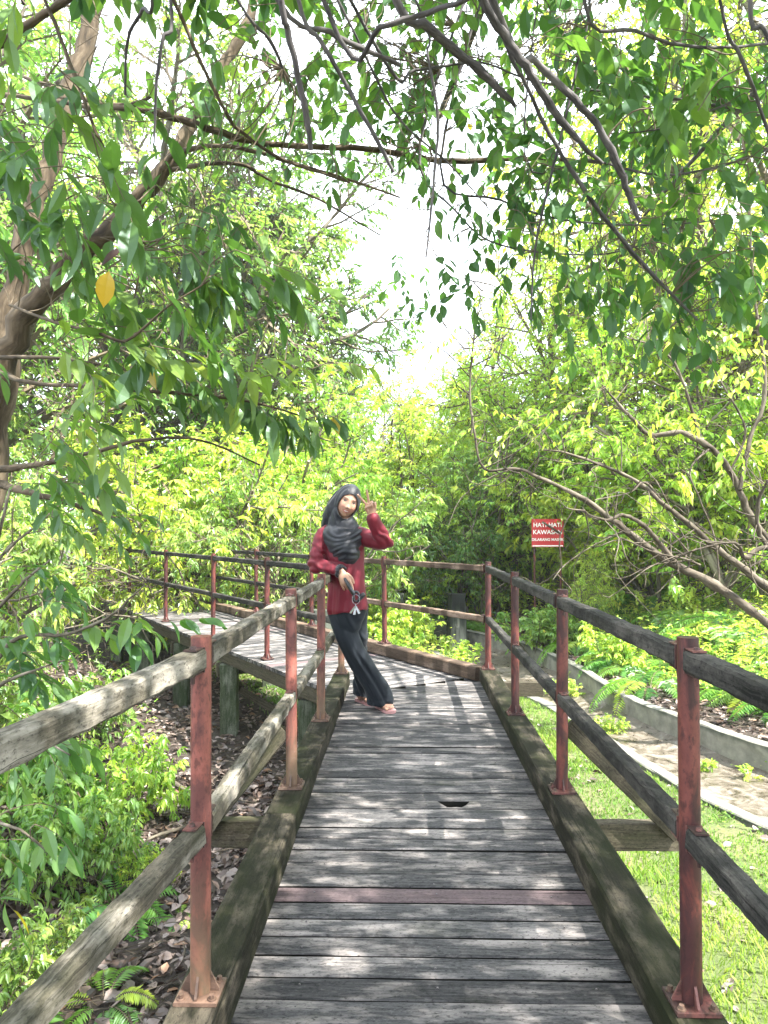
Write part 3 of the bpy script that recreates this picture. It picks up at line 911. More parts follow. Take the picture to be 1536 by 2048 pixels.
defproto('tall_a', 1, 6.5, 0.10, 0.12, levels=3, kids=[17, 9, 8, 0], ratio=[0.42, 0.5, 0.5, 0.5], t0=[0.18, 0.15, 0.15, 0], trop=[0.2, 0.25, 0.1, 0], leaf=0.115, nleaf=11, ang=[1.05, 0.9, 0.9, .9])
defproto('tall_b', 2, 6.0, 0.08, 0.22, levels=3, kids=[12, 8, 8, 0], ratio=[0.48, 0.5, 0.5, 0.5], t0=[0.15, 0.15, 0.15, 0], leaf=0.11, nleaf=11)
defproto('bushy_a', 6, 3.0, 0.035, 0.55, levels=3, kids=[7, 6, 6, 0], ratio=[0.55, 0.55, 0.5, 0.5], t0=[0.08, 0.1, 0.1, 0], leaf=0.095, nleaf=10)
defproto('bushy_b', 7, 2.5, 0.03, 0.75, levels=3, kids=[7, 5, 6, 0], ratio=[0.55, 0.55, 0.5, 0.5], t0=[0.06, 0.1, 0.1, 0], leaf=0.085, nleaf=11, droop=0.8)
defproto('airy', 4, 4.6, 0.04, 0.42, levels=3, kids=[8, 6, 5, 0], ratio=[0.5, 0.5, 0.5, 0.5], t0=[0.2, 0.2, 0.15, 0], leaf=0.10, nleaf=9, wander=0.5)
defproto('low', 9, 1.0, 0.012, 0.9, levels=2, kids=[6, 5, 0, 0], ratio=[0.55, 0.5, 0.5, 0.5], t0=[0.1, 0.1, 0.1, 0], trop=[0.1, 0.0, 0, 0], leaf=0.10, nleaf=9, tpl=LT_MID, spread=0.2)
defproto('bare', 6, 2.4, 0.022, 0.8, levels=3, kids=[7, 5, 3, 0], ratio=[0.6, 0.6, 0.5, 0.5], t0=[0.1, 0.1, 0.1, 0], leaf=0.06, nleaf=3, wander=0.8, width=0.9)

def plant(key, x, y, h, leafmat, label, group, cat='shrub', name='shrub', rot=None, wide=1.0, z=None, bark=None):
    tm, cm, ph = PR[key]
    s = h / ph
    z = float(gh(x, y)) if z is None else z
    t = thing(name, label, cat, (x, y, z), group)
    rot = rng.uniform(0, 6.28) if rot is None else rot
    t.rotation_euler = (0, 0, rot)
    t.scale = (s * wide, s * wide, s)
    for nm, me, mt in (('trunk', tm, bark), ('crown', cm, leafmat)):
        o = bpy.data.objects.new(nm, me); COL.objects.link(o); o.parent = t
        if mt is not None:
            o.material_slots[0].link = 'OBJECT'
            o.material_slots[0].material = M[mt]
    return t
# ------------------------------------------------------------ trees and shrubs of the background
def px_x(px, Y): return float(at(px, 1060, Y)[0])
GL = 'trees and bushes left of the boardwalk'; GR = 'trees and bushes right of the drain'; GC = 'bushes behind the bend'
BG = [
 # key, pixel x, depth, height, leaves, wide, label, group, name
 ('tall_b', -60, 15.5, 12.0, 'leaf_mid', 1.15, 'tall tree rising behind the far left end of the boardwalk', GL, 'tree'),
 ('tall_a', 200, 19.0, 12.0, 'leaf_mid', 1.0, 'tallest tree behind the big-leaved one, at the far left', GL, 'tree'),
 ('tall_a', 370, 18.5, 10.8, 'leaf_mid', 0.95, 'green tree with its crown over the distant handrail, left of the woman', GL, 'tree'),
 ('tall_b', 410, 20.0, 10.6, 'leaf_deep', 1.0, 'dark green tree with a feathery crown against the sky left of the gap', GL, 'tree'),
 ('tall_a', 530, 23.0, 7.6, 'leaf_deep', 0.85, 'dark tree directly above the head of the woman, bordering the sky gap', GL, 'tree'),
 ('tall_b', 660, 27.0, 7.0, 'leaf_mid', 0.9, 'smaller rounded tree at the left foot of the sky gap', GL, 'tree'),
 ('tall_b', -120, 12.0, 9.0, 'leaf_mid', 1.0, 'leafy tree half cut off by the left picture edge, behind the trunk', GL, 'tree'),
 ('tall_a', -60, 22.0, 13.0, 'leaf_deep', 1.1, 'far tree filling the sky between the two stems of the big-leaved tree', GL, 'tree'),
 ('airy', -120, 12.4, 4.6, 'leaf_mid', 0.8, 'airy multi-stemmed shrub by the hidden left end of the boardwalk', GL, 'shrub'),
 ('bushy_a', 365, 17.5, 4.2, 'leaf_lime', 1.0, 'light green bush behind the far handrail, leftmost in its row', GL, 'shrub'),
 ('bushy_b', 400, 14.0, 3.2, 'leaf_lime', 1.0, 'yellow-green bush behind the middle poles of the far handrail', GL, 'shrub'),
 ('bare', 480, 12.6, 2.4, 'leaf_mid', 1.1, 'tangle of bare grey stems behind the far handrail', GL, 'shrub'),
 ('bare', 420, 13.6, 2.3, 'leaf_mid', 1.1, 'half-bare twiggy bush left of the grey stem tangle', GL, 'shrub'),
 ('bushy_a', 545, 15.5, 3.9, 'leaf_lime', 0.95, 'pale green bush directly left of the shoulder of the woman', GL, 'shrub'),
 ('bushy_b', 615, 12.8, 2.4, 'leaf_mid', 0.9, 'low green bush behind the rails just left of the woman', GL, 'shrub'),
 ('bushy_a', 700, 18.5, 3.7, 'leaf_lime', 1.0, 'bright bush behind the raised hand', GC, 'shrub'),
 ('bushy_b', 790, 16.3, 2.4, 'leaf_lime', 1.0, 'bright low bush right of the raised elbow', GC, 'shrub'),
 ('airy', 770, 23.0, 5.2, 'leaf_lime', 1.1, 'slender lime bush in the middle below the sky gap', GC, 'shrub'),
 ('bushy_a', 870, 20.0, 3.9, 'leaf_lime', 1.1, 'round lime bush below the right end of the sky gap', GC, 'shrub'),
 ('tall_b', 880, 30.0, 5.4, 'leaf_mid', 1.2, 'far green tree closing the bottom of the sky gap', GC, 'tree'),
 ('tall_b', 760, 36.0, 5.9, 'leaf_far', 1.4, 'farthest tree, seen low in the sky gap', GC, 'tree'),
 ('tall_a', 1030, 24.0, 6.2, 'leaf_lime', 0.9, 'tall lime tree right of the sky gap', GR, 'tree'),
 ('tall_b', 1130, 18.0, 6.6, 'leaf_lime', 0.95, 'lime tree straight above the red sign', GR, 'tree'),
 ('airy', 1290, 17.0, 7.4, 'leaf_lime', 1.0, 'lime tree between the red sign and the bare branches', GR, 'tree'),
 ('airy', 1440, 16.0, 9.0, 'leaf_lime', 1.0, 'tall yellow-green tree behind the bare branched tree', GR, 'tree'),
 ('tall_b', 1640, 12.5, 9.5, 'leaf_lime', 1.0, 'yellow-green tree cut off by the right picture edge', GR, 'tree'),
 ('airy', 985, 14.8, 4.1, 'leaf_lime', 1.0, 'airy bush left of the red sign', GR, 'shrub'),
 ('airy', 1195, 14.8, 4.6, 'leaf_lime', 1.0, 'airy bush right above the red sign', GR, 'shrub'),
 ('bushy_a', 1060, 15.5, 3.0, 'leaf_mid', 0.9, 'darker green bush right behind the red sign', GR, 'shrub'),
 ('bushy_b', 1330, 12.6, 2.6, 'leaf_lime', 1.1, 'yellow-green bush behind the slanting bare limb', GR, 'shrub'),
 ('bushy_a', 1500, 11.0, 3.2, 'leaf_lime', 1.0, 'bush behind the foot of the bare branched tree', GR, 'shrub'),
 ('airy', 1420, 12.2, 4.6, 'leaf_lime', 1.0, 'airy stemmed bush in front of the tall yellow-green tree', GR, 'shrub'),
 ('bushy_b', 1225, 13.6, 1.9, 'leaf_lime', 1.0, 'low bush right of the red sign above the ferns', GR, 'shrub'),
 ('bushy_b', 905, 16.0, 1.9, 'leaf_lime', 1.0, 'low bush behind the black stump', GR, 'shrub'),
 ('bushy_a', 960, 14.6, 1.9, 'leaf_deep', 0.8, 'dark leaved bush between the stump and the red sign', GR, 'shrub'),
 ('airy', 1172, 11.6, 0.75, 'leaf_lime', 0.7, 'thin leafy bush whose twigs cross in front of the red sign', GR, 'shrub'),
 # near left
 ('bushy_a', -190, 8.2, 2.7, 'leaf_mid', 0.8, 'dense bush beside the boardwalk under the big-leaved tree', GL, 'shrub'),
 ('airy', -60, 10.2, 2.8, 'leaf_mid', 0.62, 'stemmy shrub hiding the left poles of the distant boardwalk', GL, 'shrub'),
 ('bushy_b', -330, 5.8, 2.2, 'leaf_mid', 0.8, 'bush at the left picture edge behind the near handrail', GL, 'shrub'),
 ('bare', -10, 9.4, 2.4, 'leaf_mid', 0.5, 'cluster of brown bare stems beside the hidden left end of the boardwalk', GL, 'shrub'),
]
for key, px, Y, h, lm, wide, lab, grp, nm in BG:
    plant(key, px_x(px, Y), Y, h + 0.8, lm, lab, grp, 'tree' if nm == 'tree' else 'shrub', nm, wide=wide)
# a belt of far forest closes the view on every side
far = MB(); fl = Leaves()
for k in range(26000):
    a = rng.uniform(-1.3, 1.3); d = rng.uniform(38, 60)
    x, yv = math.sin(a) * d, math.cos(a) * d
    top = 4.5 + 5.0 * vnoise(a * 9, 0, 1.0, 12) + 2.0 * vnoise(a * 40, 0, 1.0, 13)
    top *= 1 - 0.72 * math.exp(-((a - 0.03) / 0.16) ** 2)
    z = -1 + (top + 1) * rng.random() ** 0.7
    fl.add([x, yv, z], rdir() + [0, 0, -0.3], UP + rng.normal(0, 0.5, 3), rng.uniform(0.35, 0.75), 1.5, rng.uniform(0.1, 0.8))
fl.put(far, LT_FAR)
o = far.build('distant_forest', [M['leaf_far'], M['twig']]); tag(o, 'distant forest closing the horizon', 'forest', kind='stuff')
# ------------------------------------------------------------ foreground trees (their limbs are traced in space, each at its own distance)
def limb(wood, pts, k=5, sides=10, knob=0.05, wk=1.0):
    """pts = (px, py, distance, width in px); returns the world polyline"""
    P = []
    for (x, y, Y, w) in pts:
        q = at(x, y, Y)
        P.append([q[0], q[1], q[2], wk * w / FPX * Y / 2])
    P = smooth_path(np.array(P), k)
    n = len(P)
    P[1:-1, :3] += rng.normal(0, 1, (n - 2, 3)) * P[1:-1, 3:4] * 0.16
    branch(wood, P[:, :3], np.maximum(P[:, 3], 0.0012), sides=sides, knob=knob)
    return P[:, :3]

def link_twig(mb, skel, p, r=0.004, sag=0.1, maxd=2.5, mat=1, pick=None):
    """thin twig from the nearest skeleton point towards p (comes from above and behind)"""
    d = np.linalg.norm(skel - p, axis=1)
    k = int(np.argmin(d))
    if d[k] > maxd: return False
    a = skel[k]; L = d[k]
    m = (a + p) / 2 + rng.normal(0, 0.10 * L, 3) + [0, 0, sag * L]
    Q = smooth_path([a, (a * 2 + m) / 3 + rng.normal(0, .04 * L, 3), m, p], 3)
    loft(mb, Q, circ(4), scales=np.linspace(r, r * 0.55, len(Q)), caps=False, mat=mat)
    return True

def densify(P, step=0.12):
    out = []
    for a, b in zip(P[:-1], P[1:]):
        n = max(1, int(np.linalg.norm(b - a) / step))
        out += [a + (b - a) * i / n for i in range(n)]
    return out

# --- big-leaved tree at the left
w = MB(); mb = MB(); lv = Leaves(); sk = []
tb = thing('big_leaved_tree', 'big-leaved tree at the left edge with two crossing stems and drooping leafy branches', 'tree', (-2.9, 4.6, float(gh(-2.9, 4.6))))
sk += list(limb(w, [(-110, 1850, 4.7, 120), (-70, 1300, 4.7, 100), (-25, 900, 4.7, 84), (8, 700, 4.7, 66), (32, 560, 4.75, 54), (62, 440, 4.8, 50), (98, 320, 4.9, 46), (142, 180, 5.0, 44), (178, 60, 5.1, 42), (205, -90, 5.2, 38), (225, -260, 5.4, 30)], sides=14, wk=0.85))
sk += list(limb(w, [(-20, 800, 4.6, 50), (40, 650, 4.5, 50), (112, 560, 4.4, 46), (180, 490, 4.35, 40), (240, 440, 4.3, 37), (298, 375, 4.3, 34), (352, 305, 4.35, 30), (398, 225, 4.4, 25), (440, 140, 4.5, 22), (492, 55, 4.6, 20), (520, -60, 4.8, 16)], sides=12))
limbs = [
 [(50, 155, 4.4, 7), (130, 182, 4.0, 10), (210, 210, 3.8, 11), (262, 208, 3.7, 9), (300, 195, 3.6, 6)],
 [(0, 187, 4.2, 8), (90, 200, 4.0, 9), (190, 215, 3.8, 9), (270, 218, 3.7, 13), (350, 235, 3.7, 15), (430, 262, 3.7, 15), (520, 285, 3.8, 13), (620, 292, 3.9, 12), (760, 300, 4.0, 12), (880, 322, 4.1, 13), (1010, 318, 4.2, 11), (1120, 318, 4.3, 8), (1200, 325, 4.4, 4)],
 [(318, 345, 4.33, 12), (350, 308, 4.1, 12), (420, 292, 3.9, 9), (500, 300, 3.8, 8), (600, 330, 3.8, 8), (700, 360, 3.9, 6), (800, 395, 4.0, 4)],
 [(345, 340, 4.33, 10), (400, 330, 4.1, 9), (480, 328, 4.0, 8), (540, 360, 4.0, 6), (640, 400, 4.0, 5), (760, 470, 4.1, 3)],
 [(0, 90, 3.2, 16), (60, 45, 3.1, 17), (135, 0, 3.0, 16), (230, -60, 2.9, 14)],
 [(20, 610, 3.6, 6), (110, 645, 3.2, 7), (200, 668, 3.0, 7), (255, 680, 2.9, 6), (330, 618, 2.8, 4), (420, 560, 2.8, 3)],
 [(-20, 740, 4.4, 12), (60, 765, 3.8, 9), (200, 775, 3.4, 8), (330, 785, 3.2, 7), (480, 800, 3.2, 5), (580, 825, 3.3, 4), (640, 850, 3.3, 3)],
 [(0, 715, 4.3, 10), (100, 715, 3.9, 7), (230, 735, 3.7, 6), (350, 770, 3.6, 5), (420, 810, 3.6, 4)],
 [(-20, 940, 4.2, 18), (70, 930, 3.9, 12), (180, 905, 3.7, 9), (290, 880, 3.6, 7), (400, 880, 3.5, 5), (520, 930, 3.5, 3)],
 [(-30, 960, 4.3, 20), (60, 985, 4.0, 14), (150, 1010, 3.9, 9), (240, 1040, 3.9, 6)],
 [(90, 0, 3.0, 7), (140, 125, 3.0, 8), (190, 260, 3.0, 7), (240, 360, 3.0, 7), (262, 420, 3.0, 6), (285, 500, 3.0, 5), (268, 600, 3.0, 3)],
 [(330, -40, 2.7, 9), (400, 120, 2.8, 8), (450, 220, 2.9, 8), (480, 262, 3.0, 7), (570, 320, 3.1, 6), (700, 365, 3.2, 4)],
 [(0, 520, 4.5, 4), (60, 470, 4.4, 3), (130, 400, 4.3, 3), (180, 380, 4.2, 2)],
]
for L_ in limbs: sk += densify(limb(w, L_, sides=7))
sk = np.array(sk)
w.build('trunk', M['bark_big'], tb, smooth=True)
# leafy twigs: (x, y centre), (sx, sy) spread, distance range, count, leaf length
def cloud(c, s, Yr, n, size, dirpx, L=(0.25, 0.5), nl=(6, 10), rcol=(0.1, 0.7), hang=0.42, width=1.0, r=0.0035, poly=None, maxd=2.5):
    cnt = 0
    for i in range(n):
        x = c[0] + rng.normal(0, s[0]); y = c[1] + rng.normal(0, s[1]); Y = rng.uniform(*Yr)
        if poly is not None and not poly(x, y): continue
        p = at(x, y, Y)
        dv = np.array([dirpx[0] + rng.normal(0, 0.5), rng.normal(0, 0.5), -dirpx[1] + rng.normal(0, 0.35)])
        if not link_twig(mb, sk, p, r=r, maxd=maxd): continue
        sprig(mb, lv, p, dv, rng.uniform(*L), r * 0.6, size * rng.uniform(0.8, 1.15), int(rng.integers(*nl)), droop=0.6, rcol=rcol, hang=hang, width=width)
cloud((40, 110), (90, 110), (2.4, 3.6), 10, 0.16, (0.5, 0.4))
cloud((90, 300), (100, 90), (2.3, 3.4), 15, 0.17, (0.4, 0.6), rcol=(0.0, 0.5))
cloud((170, 470), (110, 60), (2.6, 3.8), 9, 0.16, (0.5, 0.4))
cloud((330, 120), (110, 100), (3.0, 4.5), 9, 0.15, (0.4, 0.4))
cloud((290, 540), (110, 60), (2.7, 3.6), 17, 0.16, (0.6, 0.35), rcol=(0.1, 0.8))
cloud((420, 470), (50, 70), (2.8, 3.6), 9, 0.15, (0.3, 0.9), rcol=(0.0, 0.5))
cloud((230, 700), (140, 60), (2.8, 4.0), 18, 0.15, (0.8, 0.2), rcol=(0.3, 0.9))
cloud((130, 830), (120, 60), (3.0, 4.2), 12, 0.15, (0.8, 0.3), rcol=(0.3, 0.9))
cloud((500, 250), (150, 90), (3.2, 4.8), 16, 0.13, (0.3, 0.5))
# the drooping branch that ends over the woman
for t in np.linspace(0.0, 1.0, 26):
    x = 330 + 300 * t + rng.normal(0, 8); y = 765 + 75 * t ** 1.5 + rng.normal(0, 12); Y = 3.2 + rng.uniform(-.12, .12)
    link_twig(mb, sk, at(x, y, Y), r=0.003)
    sprig(mb, lv, at(x, y, Y), [0.6, rng.normal(0, .4), -0.35 + rng.normal(0, .2)], 0.16, 0.0018, 0.125, 4, droop=0.5, rcol=(0.0, 0.6), hang=0.9)
cloud((100, 960), (120, 50), (3.4, 4.4), 10, 0.12, (0.7, 0.2))
lv.put(mb, LT_BIG)
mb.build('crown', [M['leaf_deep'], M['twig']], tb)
# the old yellow leaf and the dead brown one
def single_leaf(px, py, Y, d, n, size, mat, label, cat, wdt=1.3):
    q = MB(); l1 = Leaves(); l1.add(at(px, py, Y), d, n, size, wdt, 0.5); l1.put(q, LT_BIG)
    p0 = at(px, py, Y)
    o = q.build('leaf', mat); tag(o, label, cat)
M['leaf_yellow'] = leaf_mat('old yellow leaf', [(0, (0.55, 0.33, 0.035)), (1, (0.6, 0.36, 0.04))], transcol=(1.1, 1.0, 0.6))
M['leaf_brown'] = leaf_mat('dead brown leaf', [(0, (0.07, 0.03, 0.025)), (1, (0.09, 0.04, 0.03))], transcol=(1.1, 1.0, 0.8))
single_leaf(218, 542, 2.55, [-0.28, 0.1, -1], [0.2, -1, 0.1], 0.125, M['leaf_yellow'], 'single orange yellow leaf hanging among the green leaves of the left tree', 'leaf', 1.5)
single_leaf(246, 500, 2.6, [-0.9, 0.1, -0.35], [0, -0.8, 0.6], 0.11, M['leaf_brown'], 'dead dark brown leaf just above the yellow one', 'leaf', 1.5)

# --- overhead tree: rooted right behind the viewer, dead grey limbs hang into the view
w = MB(); mb = MB(); lv = Leaves(); sk = []
to = thing('overhead_tree', 'tree arching over the boardwalk with hanging grey limbs and oval leaves at the top', 'tree', (2.6, -2.2, -0.8))
crown_hub = np.array([1.7, 0.3, 4.2])
P = smooth_path(np.array([(2.6, -2.2, -0.9, 0.13), (2.55, -2.0, 0.6, 0.115), (2.3, -1.4, 2.2, 0.10), (2.0, -0.6, 3.4, 0.085), (1.7, 0.3, 4.2, 0.07), (1.2, 1.4, 4.6, 0.05), (0.8, 2.8, 4.75, 0.04), (0.6, 4.4, 4.7, 0.03), (0.3, 6.0, 4.6, 0.02)]), 5)
branch(w, P[:, :3], P[:, 3], sides=14); trunkP = P[:, :3]
P2 = smooth_path(np.array([(2.3, -1.4, 2.2, 0.06), (3.0, -0.2, 3.4, 0.055), (3.0, 1.5, 4.0, 0.045), (2.7, 3.2, 4.2, 0.035), (2.4, 5.0, 4.2, 0.025), (2.2, 6.8, 4.1, 0.012)]), 5)
branch(w, P2[:, :3], P2[:, 3], sides=10)
P3 = smooth_path(np.array([(2.0, -0.6, 3.4, 0.05), (0.6, 0.4, 3.9, 0.045), (-0.6, 1.4, 4.1, 0.035), (-1.6, 2.8, 4.2, 0.025), (-2.2, 4.2, 4.3, 0.012)]), 5)
branch(w, P3[:, :3], P3[:, 3], sides=10)
main = np.vstack([trunkP[10:], P2[:, :3], P3[:, :3]])
sk += densify(main)
def hang(pts, sides=8):
    """traced limb joined to the nearest point of the main boughs"""
    a = at(*pts[0][:3]); k = int(np.argmin(np.linalg.norm(main - a, axis=1) + 0.0))
    Pw = [[*at(x, y, Y), 0.74 * wd / FPX * Y / 2] for x, y, Y, wd in pts]
    r0 = Pw[0][3]
    mid = (main[k] + a) / 2 + [0, 0, 0.1]
    Pw = [[*main[k], r0 * 1.15], [*mid, r0 * 1.1]] + Pw
    Pw = smooth_path(np.array(Pw), 5)
    Pw[1:-1, :3] += rng.normal(0, 1, (len(Pw) - 2, 3)) * Pw[1:-1, 3:4] * 0.15
    branch(w, Pw[:, :3], np.maximum(Pw[:, 3], 0.0012), sides=sides, knob=0.07)
    return densify(Pw[:, :3])
H = [
 [(555, -40, 1.9, 17), (575, 60, 1.95, 18), (595, 150, 2.0, 18), (612, 230, 2.05, 17), (622, 300, 2.1, 13)],
 [(590, -30, 2.0, 12), (640, 80, 2.05, 13), (690, 165, 2.1, 13), (740, 255, 2.15, 13), (788, 345, 2.2, 10)],
 [(775, -40, 2.1, 20), (860, 55, 2.2, 24), (930, 115, 2.3, 24), (985, 165, 2.35, 22), (1030, 212, 2.4, 12)],
 [(550, -10, 2.3, 14), (660, 65, 2.4, 16), (720, 95, 2.5, 14), (800, 130, 2.6, 12)],
 [(950, -40, 2.2, 24), (1010, 70, 2.3, 25), (1060, 150, 2.35, 23), (1110, 225, 2.4, 20), (1160, 285, 2.45, 15), (1205, 328, 2.5, 10)],
 [(1010, 60, 2.3, 18), (1070, 120, 2.4, 18), (1150, 200, 2.45, 19), (1200, 260, 2.5, 20), (1235, 330, 2.55, 20), (1260, 395, 2.6, 17), (1280, 445, 2.6, 9)],
 [(1000, 60, 2.4, 10), (1050, 165, 2.5, 11), (1100, 270, 2.6, 11), (1165, 375, 2.7, 12), (1240, 475, 2.8, 12), (1310, 555, 2.9, 11), (1395, 640, 3.0, 7)],
 [(680, 80, 2.2, 13), (760, 55, 2.1, 15), (840, 30, 2.1, 15), (930, 0, 2.0, 16), (1010, -50, 2.0, 16)],
 [(835, 10, 2.4, 6), (855, 110, 2.4, 7), (875, 230, 2.45, 8), (868, 360, 2.5, 7), (852, 515, 2.5, 5)],
 [(1180, 0, 2.7, 6), (1155, 130, 2.7, 7), (1130, 240, 2.7, 7), (1100, 360, 2.7, 7), (1070, 500, 2.8, 6), (1062, 640, 2.8, 4)],
 [(1170, 5, 2.6, 10), (1270, 60, 2.7, 10), (1360, 90, 2.8, 9), (1450, 95, 2.9, 8), (1560, 85, 3.0, 7)],
 [(1500, -20, 2.2, 13), (1530, 60, 2.2, 13), (1580, 180, 2.2, 12)],
 [(1440, 0, 2.6, 8), (1480, 110, 2.6, 10), (1515, 200, 2.7, 10), (1560, 340, 2.8, 8)],
 [(770, 125, 2.8, 9), (830, 140, 2.9, 8), (960, 125, 3.0, 6), (1060, 160, 3.1, 5), (1220, 185, 3.2, 6), (1400, 205, 3.3, 8), (1560, 240, 3.4, 8)],
 [(470, -10, 2.6, 9), (540, 80, 2.7, 10), (570, 150, 2.8, 6)],
 [(300, -40, 2.0, 10), (285, 20, 2.1, 10), (255, 80, 2.2, 9), (250, 190, 2.3, 6)],
 [(340, -20, 1.9, 10), (325, 80, 1.9, 11), (312, 180, 1.95, 9), (308, 290, 2.0, 5)],
 [(1050, 310, 3.1, 5), (1180, 320, 3.2, 6), (1320, 350, 3.3, 7), (1450, 330, 3.4, 6), (1560, 290, 3.5, 6)],
 [(880, 330, 3.2, 7), (1000, 400, 3.2, 6), (1130, 440, 3.3, 6), (1300, 450, 3.4, 5), (1450, 440, 3.4, 3)],
 [(840, 290, 3.4, 7), (910, 420, 3.4, 6), (1000, 490, 3.5, 5), (1180, 510, 3.6, 4), (1290, 490, 3.6, 3)],
 [(1540, 150, 3.0, 5), (1400, 230, 3.0, 6), (1310, 260, 3.0, 5), (1200, 270, 3.0, 4)],
 [(680, 10, 2.5, 7), (740, 130, 2.6, 7), (800, 240, 2.8, 6), (900, 330, 3.0, 5), (980, 420, 3.1, 3)],
]
for h_ in H: sk += hang(h_)
sk = np.array(sk)
w.build('trunk', M['bark_grey'], to, smooth=True)
kw = dict(L=(0.22, 0.45), nl=(6, 10), width=1.0, r=0.003, maxd=1.6)
cloud((1180, 330), (150, 120), (2.7, 4.2), 48, 0.09, (0.2, 0.5), rcol=(0.0, 0.55), hang=0.45, **kw)
cloud((1420, 280), (120, 150), (2.6, 4.2), 44, 0.095, (0.2, 0.5), rcol=(0.1, 0.7), hang=0.45, **kw)
cloud((1400, 500), (110, 70), (2.8, 4.0), 34, 0.095, (0.2, 0.8), rcol=(0.0, 0.6), hang=0.45, **kw)
cloud((980, 330), (90, 70), (2.7, 4.0), 24, 0.08, (0.0, 0.6), rcol=(0.0, 0.5), hang=0.45, **kw)
cloud((1180, 520), (110, 40), (3.0, 4.0), 12, 0.085, (0.2, 0.9), rcol=(0.0, 0.5), hang=0.45, **kw)
cloud((940, 130), (120, 80), (2.9, 4.6), 22, 0.085, (0.2, 0.5), rcol=(0.1, 0.7), hang=0.45, **kw)
cloud((1260, 60), (170, 60), (2.6, 4.4), 40, 0.10, (0.2, 0.4), rcol=(0.1, 0.7), hang=0.45, **kw)
cloud((770, 190), (110, 90), (2.9, 4.4), 20, 0.09, (0.2, 0.4), rcol=(0.2, 0.8), hang=0.45, **kw)
cloud((700, 60), (150, 50), (2.9, 4.4), 18, 0.09, (0.2, 0.4), rcol=(0.2, 0.8), hang=0.45, **kw)
cloud((1430, 110), (110, 70), (2.8, 4.4), 22, 0.10, (0.2, 0.4), rcol=(0.2, 0.8), hang=0.45, **kw)
cloud((620, 130), (110, 80), (3.2, 4.8), 18, 0.085, (0.2, 0.4), rcol=(0.2, 0.8), hang=0.45, **kw)
cloud((830, 560), (40, 40), (4.0, 5.0), 5, 0.08, (0.0, 0.6), rcol=(0.1, 0.6), hang=0.8, L=(0.22, 0.45), nl=(5, 8), r=0.0025, maxd=2.4)
# foliage above the frame: this part of the crown dapples the deck
bare_cols = 0
for i in range(6800):
    p = np.array([rng.uniform(-1.2, 4.3), rng.uniform(-2.2, 6.2), rng.uniform(3.3, 5.1)])
    el = math.atan2(p[2] - 1.235, math.hypot(p[0], p[1]))
    if p[1] > 0 and el < R(36.5) and rng.random() < 0.965: continue
    kx = (p[2] / math.tan(R(SUN_EL))); xd = p[0] - kx * math.sin(R(SUN_AZ)); yd = p[1] - kx * math.cos(R(SUN_AZ))
    dens = 0.95 if yd < 2.5 else (0.55 if yd < 3.4 else (0.85 if yd < 4.8 else 0.6))
    if xd > 0.95: dens = 0.12
    elif xd < -0.75: dens *= 0.55
    dens *= 0.55 + 0.6 * (vnoise(xd, yd, 1.6, 21) > 0.4)
    if rng.random() > dens: continue
    if not link_twig(mb, sk, p, r=0.0035, maxd=2.2): continue
    sprig(mb, lv, p, [rng.normal(), rng.normal(), -0.2], rng.uniform(0.3, 0.55), 0.0025, 0.108, int(rng.integers(8, 13)), droop=0.4, rcol=(0.1, 0.7), hang=0.6)
for i in range(330):              # fine bare twigs criss-crossing under the crown
    p = at(rng.uniform(350, 1560), rng.uniform(-40, 620) * rng.uniform(0.4, 1), rng.uniform(2.5, 4.6))
    link_twig(mb, sk, p, r=rng.uniform(0.0018, 0.0045), maxd=1.6)
lv.put(mb, LT_OVAL)
mb.build('crown', [M['leaf_deep'], M['twig']], to)

